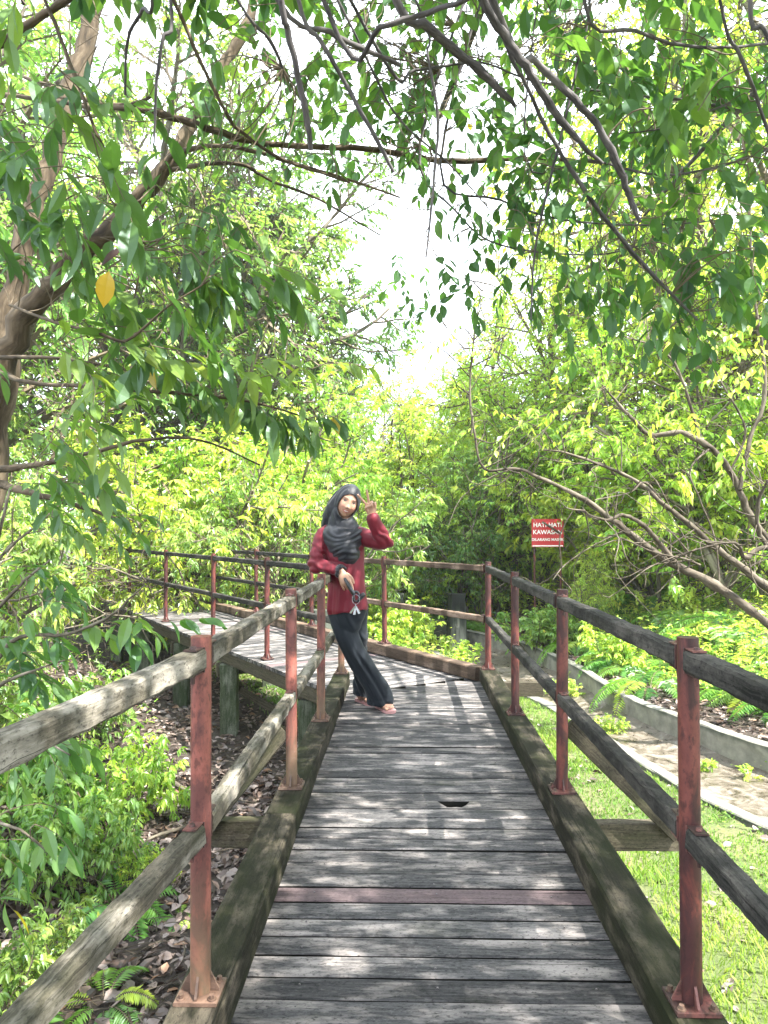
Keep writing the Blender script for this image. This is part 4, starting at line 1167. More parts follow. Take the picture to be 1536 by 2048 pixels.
# --- bare branched tree at the right
w = MB(); mb = MB(); lv = Leaves(); sk = []
base = at(1640, 1330, 7.0)
tr = thing('bare_branched_tree', 'slanting tree with long bare pale branches reaching left over the drain', 'tree', (float(base[0]), 7.0, float(gh(base[0], 7.0))))
BR = [
 [(1660, 1420, 7.0, 44), (1600, 1310, 7.0, 40), (1520, 1235, 7.0, 34), (1430, 1170, 7.0, 32), (1340, 1125, 7.0, 28), (1250, 1060, 7.0, 25), (1170, 1000, 6.9, 20), (1090, 960, 6.8, 15), (1030, 937, 6.7, 12), (968, 937, 6.6, 9), (948, 860, 6.6, 9), (940, 790, 6.6, 8), (945, 700, 6.6, 7), (960, 600, 6.6, 4), (985, 520, 6.6, 2)],
 [(1700, 1300, 7.4, 36), (1620, 1230, 7.4, 34), (1530, 1170, 7.3, 32), (1450, 1110, 7.2, 26), (1390, 1060, 7.1, 22), (1330, 1010, 7.0, 18), (1270, 960, 7.0, 15), (1200, 930, 7.0, 12), (1130, 905, 6.9, 8), (1080, 900, 6.9, 4)],
 [(1640, 1180, 7.8, 34), (1560, 1110, 7.8, 32), (1500, 1030, 7.7, 26), (1465, 950, 7.6, 24), (1420, 895, 7.5, 22), (1360, 865, 7.4, 20), (1300, 870, 7.4, 16), (1262, 835, 7.3, 14), (1230, 800, 7.3, 9), (1205, 770, 7.2, 4)],
 [(1480, 980, 7.6, 18), (1500, 880, 7.7, 16), (1530, 800, 7.7, 15), (1525, 700, 7.8, 13), (1505, 560, 7.9, 10), (1500, 400, 8.0, 6)],
 [(1400, 880, 7.5, 12), (1375, 790, 7.4, 11), (1345, 720, 7.4, 9), (1300, 690, 7.3, 7), (1240, 670, 7.2, 4)],
 [(1460, 945, 7.6, 10), (1490, 860, 7.6, 9), (1440, 760, 7.5, 7), (1400, 680, 7.5, 5)],
 [(1350, 1125, 6.9, 22), (1310, 1075, 6.8, 18), (1280, 1045, 6.7, 16), (1245, 1030, 6.6, 15), (1215, 1040, 6.5, 10), (1180, 1030, 6.4, 6), (1165, 1015, 6.4, 3)],
 [(1400, 1130, 6.9, 9), (1370, 1118, 6.8, 8), (1310, 1105, 6.8, 6), (1240, 1075, 6.7, 5), (1215, 1070, 6.7, 3)],
 [(1330, 1010, 7.0, 11), (1290, 965, 7.0, 9), (1260, 985, 6.9, 5), (1190, 1000, 6.8, 4)],
 [(1560, 1110, 7.4, 24), (1520, 1070, 7.3, 18), (1515, 1010, 7.2, 14), (1536, 960, 7.1, 10)],
 [(1590, 1140, 6.9, 14), (1530, 1095, 6.8, 18), (1490, 1115, 6.7, 20), (1470, 1085, 6.6, 10), (1390, 1100, 6.6, 5), (1330, 1120, 6.5, 3)],
 [(945, 720, 6.6, 4), (905, 670, 6.6, 3), (880, 640, 6.6, 2)],
 [(942, 780, 6.6, 4), (990, 700, 6.6, 3), (1030, 650, 6.6, 2)],
 [(1030, 937, 6.7, 5), (1080, 985, 6.8, 3), (1140, 1005, 6.9, 2)],
 [(1420, 895, 7.5, 8), (1380, 940, 7.3, 7), (1400, 1000, 7.2, 6), (1430, 1080, 7.1, 7), (1440, 1180, 7.0, 8)],
 [(1250, 1060, 7.0, 7), (1180, 1095, 6.9, 5), (1130, 1130, 6.8, 4), (1105, 1160, 6.7, 2)],
]
for b_ in BR: sk += densify(limb(w, b_, sides=8, knob=0.08, wk=0.54))
for k in range(150):            # side twigs, mostly bare
    p = sk[int(rng.integers(len(sk)))]
    d = nrm(rng.normal(0, 1, 3) + [-0.3, 0, 0.4]); L = rng.uniform(0.3, 0.9)
    Q = smooth_path([p, p + d * L * .35 + rng.normal(0, .04, 3), p + d * L * .7 + rng.normal(0, .07, 3), p + d * L + rng.normal(0, .1, 3)], 3)
    loft(w, Q, circ(4), scales=np.linspace(0.007, 0.002, len(Q)), caps=False)
sk = np.array(sk)
w.build('trunk', M['bark_pale'], tr, smooth=True)
kw = dict(L=(0.25, 0.5), nl=(6, 10), r=0.004, maxd=2.2)
cloud((1420, 700), (110, 110), (6.6, 8.2), 40, 0.10, (-0.2, 0.3), rcol=(0.4, 0.93), hang=0.6, **kw)
cloud((1450, 450), (100, 110), (7.0, 8.6), 34, 0.10, (-0.2, 0.3), rcol=(0.4, 0.93), hang=0.6, **kw)
cloud((1150, 830), (120, 60), (6.4, 7.4), 20, 0.08, (-0.2, 0.3), rcol=(0.4, 0.93), hang=0.6, **kw)
cloud((925, 650), (40, 90), (6.3, 6.9), 14, 0.075, (-0.1, 0.3), rcol=(0.2, 0.8), hang=0.6, L=(0.2, 0.35), nl=(5, 8), r=0.0025, maxd=1.2)
lv.put(mb, LT_MID)
mb.build('crown', [M['leaf_lime'], M['twig']], tr)

# --- sapling with big glossy leaves whose branch crosses in front of the distant leg
w = MB(); mb = MB(); lv = Leaves(); sk = []
sp = thing('sapling', 'big-leaved sapling at the left edge, its low branch crossing in front of the distant deck', 'sapling', (-2.35, 3.4, float(gh(-2.35, 3.4))))
for L_ in [
 [(-150, 1950, 3.4, 26), (-110, 1650, 3.4, 22), (-60, 1420, 3.4, 18), (-30, 1250, 3.4, 13), (-10, 1100, 3.4, 9), (20, 980, 3.4, 5)],
 [(-70, 1440, 3.4, 12), (20, 1285, 3.35, 9), (130, 1270, 3.3, 7), (215, 1235, 3.25, 6), (262, 1195, 3.2, 4), (290, 1170, 3.2, 3)],
 [(-60, 1420, 3.4, 12), (0, 1370, 3.3, 8), (70, 1340, 3.2, 5), (130, 1320, 3.2, 3)],
 [(-30, 1250, 3.4, 9), (40, 1170, 3.3, 6), (100, 1120, 3.3, 4)],
 [(-80, 1500, 3.3, 12), (0, 1470, 3.1, 8), (80, 1480, 3.0, 5), (140, 1510, 2.9, 3)],
 [(-90, 1640, 3.2, 12), (-30, 1640, 2.9, 8), (40, 1660, 2.7, 5), (90, 1700, 2.7, 3)]]:
    sk += densify(limb(w, L_, sides=7), 0.06)
sk = np.array(sk)
w.build('trunk', M['bark'], sp, smooth=True)
kw = dict(L=(0.14, 0.28), nl=(4, 7), r=0.003, maxd=0.8, hang=0.5)
cloud((235, 1240), (45, 18), (3.1, 3.4), 6, 0.135, (0.9, 0.0), rcol=(0.3, 0.85), **kw)
cloud((60, 1330), (60, 60), (3.1, 3.5), 15, 0.125, (0.7, 0.1), rcol=(0.0, 0.6), **kw)
cloud((50, 1180), (50, 60), (3.1, 3.6), 10, 0.12, (0.7, 0.0), rcol=(0.2, 0.8), **kw)
cloud((60, 1480), (60, 40), (2.9, 3.3), 10, 0.12, (0.7, 0.2), rcol=(0.2, 0.8), **kw)
cloud((20, 1680), (50, 50), (2.6, 3.0), 8, 0.13, (0.7, 0.3), rcol=(0.1, 0.7), **kw)
lv.put(mb, LT_BIG)
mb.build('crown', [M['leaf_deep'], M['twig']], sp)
# ------------------------------------------------------------ ferns, undergrowth, grass, litter
def fern_proto(nf, L, seed_wide=0.16):
    mb = MB(); lv = Leaves()
    for k in range(nf):
        a = 6.283 * k / nf + rng.normal(0, 0.2); up = rng.uniform(0.9, 1.6); l = L * rng.uniform(0.75, 1.1)
        h = np.array([math.cos(a), math.sin(a), 0]); d = nrm(h + UP * up); P = [np.array([0, 0, 0.0]) + h * 0.03]
        n = 16
        for i in range(n):
            d = nrm(d + np.array([0, 0, -0.16]) + rng.normal(0, 0.02, 3)); P.append(P[-1] + d * l / n)
        P = np.array(P); loft(mb, P, circ(3), scales=np.linspace(0.004, 0.001, n + 1), caps=False, mat=1)
        base = rng.uniform(0.1, 0.9); m = 26
        for j in range(m):
            t = 0.18 + 0.82 * j / m; f = t * n * 0.999; i = int(f); q = P[i] + (P[i + 1] - P[i]) * (f - i); dd = nrm(P[i + 1] - P[i])
            sd = nrm(np.cross(dd, UP)); wl = seed_wide * L * math.sin(min(1, (t - 0.1) * 2.6) * 1.57) * (1 - t) ** 0.55 * 1.5 + 0.008
            for sg in (1, -1):
                lv.add(q, nrm(sd * sg + dd * 0.35 + [0, 0, -0.15]), nrm(np.cross(sd, dd) * 1.0 + rng.normal(0, .15, 3)), wl * rng.uniform(.9, 1.1), 0.62, np.clip(base + rng.normal(0, .06), 0, .95))
    lv.put(mb, LT_FAR)
    return mb.mesh('fern', [M['fern'], M['twig']])
FM = [fern_proto(11, 0.75), fern_proto(8, 0.6), fern_proto(13, 0.9)]
def fern(x, y, s, lab, grp, k=None, mat=None):
    o = bpy.data.objects.new('fern', FM[int(rng.integers(3)) if k is None else k]); COL.objects.link(o)
    o.location = (x, y, float(gh(x, y)) - 0.01); o.rotation_euler = (rng.normal(0, .1), rng.normal(0, .1), rng.uniform(0, 6.28)); o.scale = (s, s, s)
    tag(o, lab, 'fern', grp)
n = 0
for k in range(500):
    Y = rng.uniform(6.0, 13.5); d = rng.uniform(0.9 if Y < 8.5 else 0.35, 5.0); x = float(XR_(Y)) + d
    px = 808 + x / Y * FPX
    if px > 1620 or px < 960: continue
    fern(x, Y, rng.uniform(0.9, 1.6) * (0.65 if d < 1.7 else 1), 'fern in the sunlit fern bank beyond the concrete drain', 'ferns on the bank beyond the drain'); n += 1
    if n >= 110: break
for k in range(26):
    Y = rng.uniform(14.0, 17.5); x = px_x(rng.uniform(700, 960), Y)
    fern(x, Y, rng.uniform(0.8, 1.2), 'bright fern behind the bend of the boardwalk, around the black stump', 'ferns around the stump')
for (px, py_, Y, s, k, lab) in [(215, 1540, 3.5, 0.62, 1, 'fern with bright fronds under the left handrail'), (55, 1640, 3.0, 0.7, 2, 'large fern at the left picture edge above the leaf litter'), (130, 1750, 2.8, 0.42, 0, 'small fern among the fallen branches at the lower left'),
                              (365, 1560, 4.3, 0.38, 1, 'bluish little fern behind the nearest left pole'), (240, 1450, 4.4, 0.6, 2, 'fern behind the rising left top rail'), (20, 1500, 3.6, 0.7, 0, 'fern at the left edge under the top rail')]:
    x = px_x(px, Y); fern(x, Y, s, lab, 'ferns left of the boardwalk', k)
GNL = 'leafy plants left of the boardwalk'
for (px, Y, h, mt, lab) in [(40, 4.4, 0.8, 'leaf_mid', 'leafy plant under the top rail at the left edge'), (170, 4.6, 0.62, 'leaf_mid', 'bright leafy plant just left of the nearest left pole'), (240, 5.6, 0.8, 'leaf_lime', 'small lime plant behind the nearest left pole'),
                            (-60, 3.2, 0.6, 'leaf_mid', 'dark leafy plant in the left bottom corner above the litter'), (60, 6.4, 1.0, 'leaf_mid', 'dark glossy plant in front of the bare stems'), (170, 7.6, 0.8, 'leaf_mid', 'plant in front of the piles of the distant leg'),
                            (-20, 5.2, 1.2, 'leaf_mid', 'tall leafy plant behind the near top rail at the left'), (300, 4.6, 0.28, 'leaf_lime', 'tiny plant on the litter beside the second left pole'), (110, 3.6, 0.42, 'leaf_mid', 'lime plant with broad leaves over the fallen branches')]:
    plant('low', px_x(px, Y), Y, h, mt, lab, GNL, 'plant', 'plant', wide=0.72)
GNR = 'low plants by the drain'
for (px, Y, h, mt, lab) in [(1225, 7.9, 0.22, 'leaf_lime', 'small weed rooted in the silt of the drain, left of the tall dark pole'), (1120, 9.6, 0.3, 'leaf_lime', 'weed growing in the drain behind the middle dark poles'), (1070, 11.9, 0.8, 'leaf_mid', 'leafy plant hiding the left post of the red sign'), (1130, 12.0, 0.8, 'leaf_mid', 'leafy plant hiding the right post of the red sign'), (1490, 6.6, 0.5, 'leaf_lime', 'little plant on the litter bank near the right picture edge'), (1230, 10.2, 0.7, 'leaf_lime', 'plant at the top of the litter slope right of the dark pole'), (860, 12.6, 0.6, 'leaf_lime', 'small bright plant in front of the stump'),
                            (800, 12.9, 0.9, 'leaf_lime', 'leafy lime plant in front of the pale concrete pillar'), (720, 12.2, 1.0, 'leaf_lime', 'tall bright plant directly right of the tunic hem'), (765, 13.6, 1.1, 'leaf_lime', 'lime plant behind the pole right of the woman'), (790, 11.5, 0.55, 'leaf_lime', 'bright plant on the grass behind the far mid rail'), (740, 10.6, 0.5, 'leaf_lime', 'grassy plant right beside the trouser leg'), (920, 11.2, 0.4, 'leaf_lime', 'spindly plant by the drain lip behind the corner pole')]:
    plant('low', px_x(px, Y), Y, h, mt, lab, GNR, 'plant', 'plant', z=-0.9 if 'drain,' in lab or 'in the drain' in lab else None)

# undergrowth mass (uncountable)
mb = MB(); lv = Leaves()
def under(n, fx, size, h, rc, gap=None):
    for i in range(n):
        x, y = fx()
        if gap is not None and not gap(x, y): continue
        z = float(gh(x, y)); k = int(rng.integers(4, 8)); hh = h * rng.uniform(0.3, 1.1)
        top = np.array([x + rng.normal(0, .05), y + rng.normal(0, .05), z + hh])
        loft(mb, np.array([[x, y, z - .01], (np.array([x, y, z]) + top) / 2 + rng.normal(0, .02, 3), top]), circ(3), scales=[.003, .002, .001], caps=False, mat=1)
        b = rng.uniform(*rc)
        for j in range(k):
            t = rng.uniform(0.3, 1.0); a = rng.uniform(0, 6.28)
            lv.add(np.array([x, y, z]) * (1 - t) + top * t, [math.cos(a), math.sin(a), rng.uniform(-.4, .5)], UP + rng.normal(0, .3, 3), size * rng.uniform(.6, 1.2), 1.0, np.clip(b + rng.normal(0, .1), 0, .95))
def f_bank():
    y = rng.uniform(5.5, 22); return float(XR_(y)) + 0.5 + rng.gamma(2.2, 1.3), y
under(9000, f_bank, 0.085, 0.5, (0.3, 0.9), lambda x, y: vnoise(x, y, 1.5, 30) + 0.25 * min(1.5, x - float(XR_(y)) - 0.5) > 0.55)
def f_left():
    y = rng.uniform(1.5, 14); return -rng.uniform(1.9, 6) - max(0, y - 6) * 0.4, y
under(900, f_left, 0.075, 0.22, (0.0, 0.6), lambda x, y: vnoise(x, y, 1.2, 31) > 0.45)
def f_mid():
    y = 10.3 + 14 * rng.random(); return rng.uniform(-9, 2.2), y
under(3200, f_mid, 0.085, 0.55, (0.4, 0.93), lambda x, y: x > 1.6 - (y - 6) * 0.62 and (x < float(XL_(y)) - 0.1 or x > float(XR_(y)) + 0.1))
lv.put(mb, LT_FAR)
o = mb.build('undergrowth', [M['leaf_lime'], M['twig']]); tag(o, 'low leafy undergrowth on both sides of the boardwalk', 'undergrowth', kind='stuff')

# grass strip
M['grass'] = leaf_mat('grass blades', [(0.0, (0.07, 0.15, 0.03)), (0.4, (0.15, 0.26, 0.045)), (0.75, (0.27, 0.36, 0.065)), (1.0, (0.42, 0.40, 0.13))], trans=0.4)
n = 420000
y = rng.uniform(0.6, 16, n); x = rng.uniform(-5.5, 4.2, n)
bx = np.where(y < 6, 0.45, 0.45 - (y - 6) * 0.62)
keep = (x > bx + rng.normal(0, 0.15, n)) & (x < XL_(y) - 0.07) & (vnoise(x, y, 3.0, 41) + 0.5 * vnoise(x, y, 9, 42) > 0.38 + 0.3 * rng.random(n))
x = x[keep]; y = y[keep]; n = len(x); z = gh(x, y)
a = rng.uniform(0, 6.28, n); h = rng.uniform(0.018, 0.060, n) * (0.5 + 1.2 * vnoise(x, y, 1.7, 43)); w = rng.uniform(0.0022, 0.005, n)
dx, dy = np.cos(a), np.sin(a); ln = rng.uniform(0.2, 0.9, n) * h
V = np.zeros((n, 4, 3))
V[:, 0] = np.stack([x - dy * w, y + dx * w, z - .004], 1); V[:, 1] = np.stack([x + dy * w, y - dx * w, z - .004], 1)
V[:, 2] = np.stack([x + dx * ln * .4 + dy * w * .8, y + dy * ln * .4 - dx * w * .8, z + h * .6], 1); V[:, 3] = np.stack([x + dx * ln, y + dy * ln, z + h], 1)
F = (np.array([[0, 1, 2], [0, 2, 3]])[None] + (np.arange(n) * 4)[:, None, None]).reshape(-1, 3)
gr = MB(); gr.add(V, F, None, np.repeat(np.clip(0.25 + 0.5 * vnoise(x, y, 1.2, 44) + rng.normal(0, .12, n), 0, .95), 4))
o = gr.build('grass', [M['grass']]); tag(o, 'short lime green grass strip between the boardwalk and the drain', 'grass', kind='stuff')
# clover-like weeds in the grass
wd = MB(); lv = Leaves()
for i in range(26000):
    y = rng.uniform(0.8, 13); x = rng.uniform(-4, 4)
    if not (x > (0.4 if y < 6 else 0.4 - (y - 6) * .62) and x < float(XL_(y)) - 0.06): continue
    if vnoise(x, y, 1.4, 45) < 0.48: continue
    q = np.array([x, y, float(gh(x, y)) + rng.uniform(.005, .035)]); a = rng.uniform(0, 6.28)
    for j in range(3):
        lv.add(q, [math.cos(a + j * 2.1), math.sin(a + j * 2.1), 0.25], UP + rng.normal(0, .2, 3), rng.uniform(.010, .022), 2.0, rng.uniform(0.1, 0.7))
lv.put(wd, LT_FAR)
o = wd.build('weeds', [M['leaf_mid']]); tag(o, 'small round-leaved weeds growing in the grass strip', 'weeds', kind='stuff')

# dead leaves
M['litter'] = leaf_mat('dead leaves', [(0, (0.03, 0.019, 0.014)), (0.3, (0.09, 0.06, 0.046)), (0.6, (0.19, 0.145, 0.122)), (0.85, (0.27, 0.222, 0.20)), (1.0, (0.25, 0.14, 0.075))], trans=0.1, transcol=(1, 0.9, 0.7), rough=0.5, gloss=0.04)
lt = MB(); lv = Leaves()
def litter(n, fx, s0=0.04, s1=0.11, gap=None):
    for i in range(n):
        x, y = fx()
        if gap is not None and not gap(x, y): continue
        q = np.array([x, y, float(gh(x, y)) + rng.uniform(0.003, 0.03)]); a = rng.uniform(0, 6.28)
        lv.add(q, [math.cos(a), math.sin(a), rng.normal(0, .28)], UP + rng.normal(0, .45, 3), rng.uniform(s0, s1), rng.uniform(1.0, 1.5), rng.random())
litter(14000, lambda: (-rng.uniform(0.1, 3.6), rng.uniform(0.3, 6.8)), gap=lambda x, y: vnoise(x, y, 1.6, 51) + 0.55 * rng.random() > 0.55)
litter(7500, lambda: (lambda y: (rng.uniform(-4.2, 0.2) - max(0, y - 6) * .45, y))(rng.uniform(4.8, 12)), gap=lambda x, y: vnoise(x, y, 1.2, 52) + 0.6 * rng.random() > 0.5)
litter(6500, lambda: (lambda y: (float(XR_(y)) + 0.08 + rng.gamma(1.6, 0.55), y))(4.2 + 10.8 * rng.random() ** 1.5), 0.04, 0.11)
litter(380, lambda: (lambda y: (rng.uniform(0.9, float(XL_(y))), y))(rng.uniform(0.8, 8)), 0.03, 0.09)
lv.put(lt, LT_MID)
o = lt.build('leaf_litter', M['litter']); tag(o, 'grey brown dead leaves covering the soil', 'leaf litter', kind='stuff')
tw = MB()
def twigs(n, fx, l0=0.08, l1=0.45):
    for i in range(n):
        x, y = fx(); a = rng.uniform(0, 6.28); L = rng.uniform(l0, l1) * rng.uniform(.4, 1)
        t = np.linspace(0, 1, 5); c = rng.normal(0, 0.12 * L)
        X = x + math.cos(a) * L * t - math.sin(a) * c * np.sin(t * 3.1); Y = y + math.sin(a) * L * t + math.cos(a) * c * np.sin(t * 3.1)
        loft(tw, np.stack([X, Y, gh(X, Y) + 0.012 + rng.uniform(0, .03) + 0.05 * L * np.sin(t * 3.1)], 1), circ(4), scales=np.linspace(1, .5, 5) * rng.uniform(.0015, .006), caps=False)
twigs(1900, lambda: (-rng.uniform(0.3, 3.6), rng.uniform(0.4, 8.5)))
twigs(700, lambda: (lambda y: (float(XR_(y)) + 0.1 + rng.gamma(1.6, 0.5), y))(rng.uniform(4.2, 13)), .1, .7)
o = tw.build('fallen_twigs', M['bark_pale']); tag(o, 'scattered fallen twigs on the leaf litter', 'twigs', kind='stuff')
# larger fallen branches and roots at the lower left
for k, (pts, lab) in enumerate([
    ([(40, 1660, 2.9, 30), (110, 1650, 2.95, 34), (170, 1690, 2.95, 26), (260, 1720, 3.0, 18)], 'thick brown root arching out of the soil at the left edge'),
    ([(60, 1700, 3.1, 16), (180, 1705, 3.05, 16), (300, 1740, 3.0, 12), (400, 1790, 2.9, 8)], 'long straight fallen branch below the arching root'),
    ([(20, 1830, 2.6, 22), (110, 1800, 2.65, 24), (200, 1795, 2.7, 20), (330, 1770, 2.8, 12)], 'knobbly fallen branch lowest of the three at the left'),
    ([(330, 1330, 6.6, 10), (420, 1420, 5.6, 9), (300, 1480, 5.2, 6), (250, 1560, 4.8, 5)], 'dead bent stick lying behind the nearest left pole')]):
    mb = MB(); P = []
    for (x, y, Y, wd_) in pts:
        q = at(x, y, Y); P.append([q[0], q[1], float(gh(q[0], q[1])) + 0.03 + (0.05 if k == 0 else 0.02), wd_ / FPX * Y / 2])
    P = smooth_path(np.array(P), 5); branch(mb, P[:, :3], P[:, 3], sides=9, knob=0.1)
    o = mb.build('fallen_branch', M['bark'], None, smooth=True); tag(o, lab, 'branch')
# oil palms far behind the sky gap
for (px, Y, zt, sc_, lab) in [(862, 72, 10.6, 4.2, 'far palm crown, left of the pair low in the sky gap'), (905, 74, 10.4, 3.8, 'far palm crown, right of the pair low in the sky gap')]:
    x = px_x(px, Y); t = thing('palm_tree', lab, 'palm', (x, Y, -1.0), 'far palms in the sky gap')
    mb = MB(); cyl(mb, (x, Y, -1), (x, Y, zt + 0.3), 0.28, 0.2, n=10, seg=6); mb.build('trunk', M['bark'], t, smooth=True)
    o = bpy.data.objects.new('crown', FM[2]); COL.objects.link(o); o.parent = t; o.location = (0, 0, zt + 1.0); o.scale = (sc_, sc_, sc_)
    o.material_slots[0].link = 'OBJECT'; o.material_slots[0].material = M['leaf_far']
# red warning sign on two posts
sg = thing('warning_sign', 'red warning sign with white lettering half hidden by leaves beyond the drain', 'sign', tuple(at(1095, 1200, 12.4) * [1, 1, 0] + [0, 0, -0.3]))
c = at(1095, 1066, 12.4); hw, hh = 0.262, 0.232
mb = MB(); beam(mb, c - [hw, 0, 0], c + [hw, 0, 0], 0.012, hh * 2, side=[0, 1, 0], n=2, c=0.002)
M['sign_red'] = plain_mat('sign red paint', (0.42, 0.025, 0.03), 0.45, var=0.12, scale=12)
M['white_paint'] = plain_mat('white paint', (0.78, 0.76, 0.76), 0.5, var=0.06)
panel = mb.build('panel', M['sign_red'], sg)
for sx_ in (-0.215, 0.215):
    mb = MB(); cyl(mb, [c[0] + sx_, 12.42, -0.75], [c[0] + sx_, 12.42, c[2] + 0.19], 0.018, n=10); mb.build('sign_post', M['red_dark'], sg, smooth=True)
def text(s, loc, size, mat, parent, name, depth=0.0015):
    cu = bpy.data.curves.new('txt', 'FONT'); cu.body = s; cu.size = size; cu.align_x = 'CENTER'; cu.align_y = 'CENTER'; cu.extrude = depth; cu.offset = size * 0.02
    t = bpy.data.objects.new('txt', cu); COL.objects.link(t)
    dg = bpy.context.evaluated_depsgraph_get(); dg.update()
    me = bpy.data.meshes.new_from_object(t.evaluated_get(dg)); bpy.data.objects.remove(t)
    o = bpy.data.objects.new(name, me); COL.objects.link(o); me.materials.clear(); me.materials.append(mat)
    o.parent = parent; o.location = Vector(loc) - PW(parent); o.rotation_euler = (R(90), 0, 0)
    return o
text('HATI-HATI', (c[0], 12.4 - 0.0085, c[2] + 0.130), 0.098, M['white_paint'], panel, 'lettering')
text('KAWASAN', (c[0], 12.4 - 0.0085, c[2] + 0.012), 0.098, M['white_paint'], panel, 'lettering')
text('DILARANG MASUK', (c[0], 12.4 - 0.0085, c[2] - 0.110), 0.062, M['white_paint'], panel, 'lettering')
mb = MB(); beam(mb, c + [-0.25, -0.0065, -0.212], c + [0.25, -0.0065, -0.212], 0.003, 0.018, side=[0, 1, 0], n=1, c=0.0005); mb.build('underline', M['white_paint'], panel)
# ------------------------------------------------------------ the woman
def rtube(mb, P, r, side=(1, 0, 0), n=20, k=3):
    """rounded tube; r rows = radius or (rx, ry)"""
    P = np.asarray(P, float); r = np.array([(a, a) if np.isscalar(a) else a for a in r], float)
    Q = smooth_path(np.hstack([P, r]), k) if len(P) > 2 else np.hstack([P, r])
    if len(P) == 2: Q = np.array([Q[0] * (1 - t) + Q[1] * t for t in np.linspace(0, 1, 6)])
    d0 = nrm(Q[0, :3] - Q[1, :3]); d1 = nrm(Q[-1, :3] - Q[-2, :3])
    pre = []; post = []
    for a in (R(80), R(55), R(28)):
        m0 = min(Q[0, 3:]); m1 = min(Q[-1, 3:])
        pre.append([*(Q[0, :3] + d0 * m0 * math.sin(a)), *(Q[0, 3:] * math.cos(a))])
        post.insert(0, [*(Q[-1, :3] + d1 * m1 * math.sin(a)), *(Q[-1, 3:] * math.cos(a))])
    Q = np.array(pre + list(Q) + post)
    s = np.asarray(side, float)
    T = np.gradient(Q[:, :3], axis=0); T /= np.linalg.norm(T, axis=1)[:, None] + 1e-12
    if np.any(abs(T @ s) > 0.93): s = np.array([0, 1.0, 0])
    if np.any(abs(T @ s) > 0.93): s = np.array([0, 0, 1.0])
    loft(mb, Q[:, :3], circ(n), side=s, scales=Q[:, 3:], caps=True)

def ellipsoid(mb, c, rad, A=None, nu=28, nv=18, fn=None):
    u = np.linspace(0, 2 * np.pi, nu, endpoint=False); v = np.linspace(0, np.pi, nv + 2)[1:-1]
    L = np.concatenate([[(0, 0, 1)], np.stack([np.outer(np.sin(v), np.cos(u)), np.outer(np.sin(v), np.sin(u)), np.outer(np.cos(v), np.ones(nu))], -1).reshape(-1, 3), [(0, 0, -1)]])
    L = L * np.asarray(rad)
    if fn is not None: L = fn(L)
    A = np.eye(3) if A is None else A
    V = L @ A.T + np.asarray(c)
    F = []
    for j in range(nu): F.append((0, 1 + j, 1 + (j + 1) % nu))
    for i in range(nv - 1):
        for j in range(nu):
            a = 1 + i * nu + j; b = 1 + i * nu + (j + 1) % nu
            F.append((a, a + nu, b + nu, b))
    e = 1 + (nv - 1) * nu; q = len(V) - 1
    for j in range(nu): F.append((q, e + (j + 1) % nu, e + j))
    mb.add(V, F)

def fuse(mb, voxel, smooth_it, fac=0.5):
    me = mb.mesh('tmp', M['twig'])
    o = bpy.data.objects.new('tmp', me); COL.objects.link(o)
    m = o.modifiers.new('r', 'REMESH'); m.mode = 'VOXEL'; m.voxel_size = voxel
    if smooth_it:
        s = o.modifiers.new('s', 'SMOOTH'); s.iterations = smooth_it; s.factor = fac
    dg = bpy.context.evaluated_depsgraph_get(); dg.update()
    out = bpy.data.meshes.new_from_object(o.evaluated_get(dg))
    bpy.data.objects.remove(o)
    return out
def getv(me):
    v = np.zeros(len(me.vertices) * 3, np.float32); me.vertices.foreach_get('co', v); return v.reshape(-1, 3).astype(float)
def getn(me):
    v = np.zeros(len(me.vertices) * 3, np.float32); me.vertex_normals.foreach_get('vector', v); return v.reshape(-1, 3).astype(float)
def setv(me, v): me.vertices.foreach_set('co', v.astype(np.float32).ravel()); me.update()
def finish(me, name, mat, parent):
    me.materials.clear(); me.materials.append(mat)
    me.polygons.foreach_set('use_smooth', np.ones(len(me.polygons), bool)); me.update()
    me.name = name
    return link(name, me, parent)

# head frame: right / back / up (columns); face towards the camera, tilted to the picture right
ht = Matrix.Rotation(R(20), 3, 'Y') @ Matrix.Rotation(R(14), 3, 'Z') @ Matrix.Rotation(R(4), 3, 'X')
HA = np.array(ht); HC = at(694.5, 1005, 4.90)
def hp(x, y, z): return HC + HA @ np.array([x, y, z])

def face_shape(L):
    x, y, z = L[:, 0].copy(), L[:, 1].copy(), L[:, 2].copy()
    low = np.clip(-z / 0.108, 0, 1)
    x = x * (1 - 0.30 * low ** 1.8)
    front = np.clip(-y / 0.092, 0, 1)
    y = y * (1 - 0.06 * front)                                   # flatter face
    y = np.where(y > 0, y * (1 - 0.25 * low), y)
    g = lambda cx, cz, sx, sz: np.exp(-((x - cx) / sx) ** 2 - ((z - cz) / sz) ** 2) * (front > 0.2)
    d = 0.007 * g(0, 0.004, .008, .03) + 0.019 * g(0, -0.022, .0095, .012) + 0.007 * (g(.011, -.027, .006, .006) + g(-.011, -.027, .006, .006))
    d -= 0.008 * (g(.031, .012, .015, .011) + g(-.031, .012, .015, .011))
    d += 0.0035 * (g(.031, .012, .010, .006) + g(-.031, .012, .010, .006))
    d += 0.004 * (g(.030, .030, .02, .007) + g(-.030, .030, .02, .007))
    d += 0.005 * (g(.040, -.026, .018, .018) + g(-.040, -.026, .018, .018))
    d += 0.0065 * g(0, -.046, .018, .0045) + 0.007 * g(0, -.058, .016, .005) - 0.002 * g(0, -.0515, .02, .002)
    d += 0.008 * g(0, -.086, .018, .014)
    return np.stack([x, y - d, z], 1)

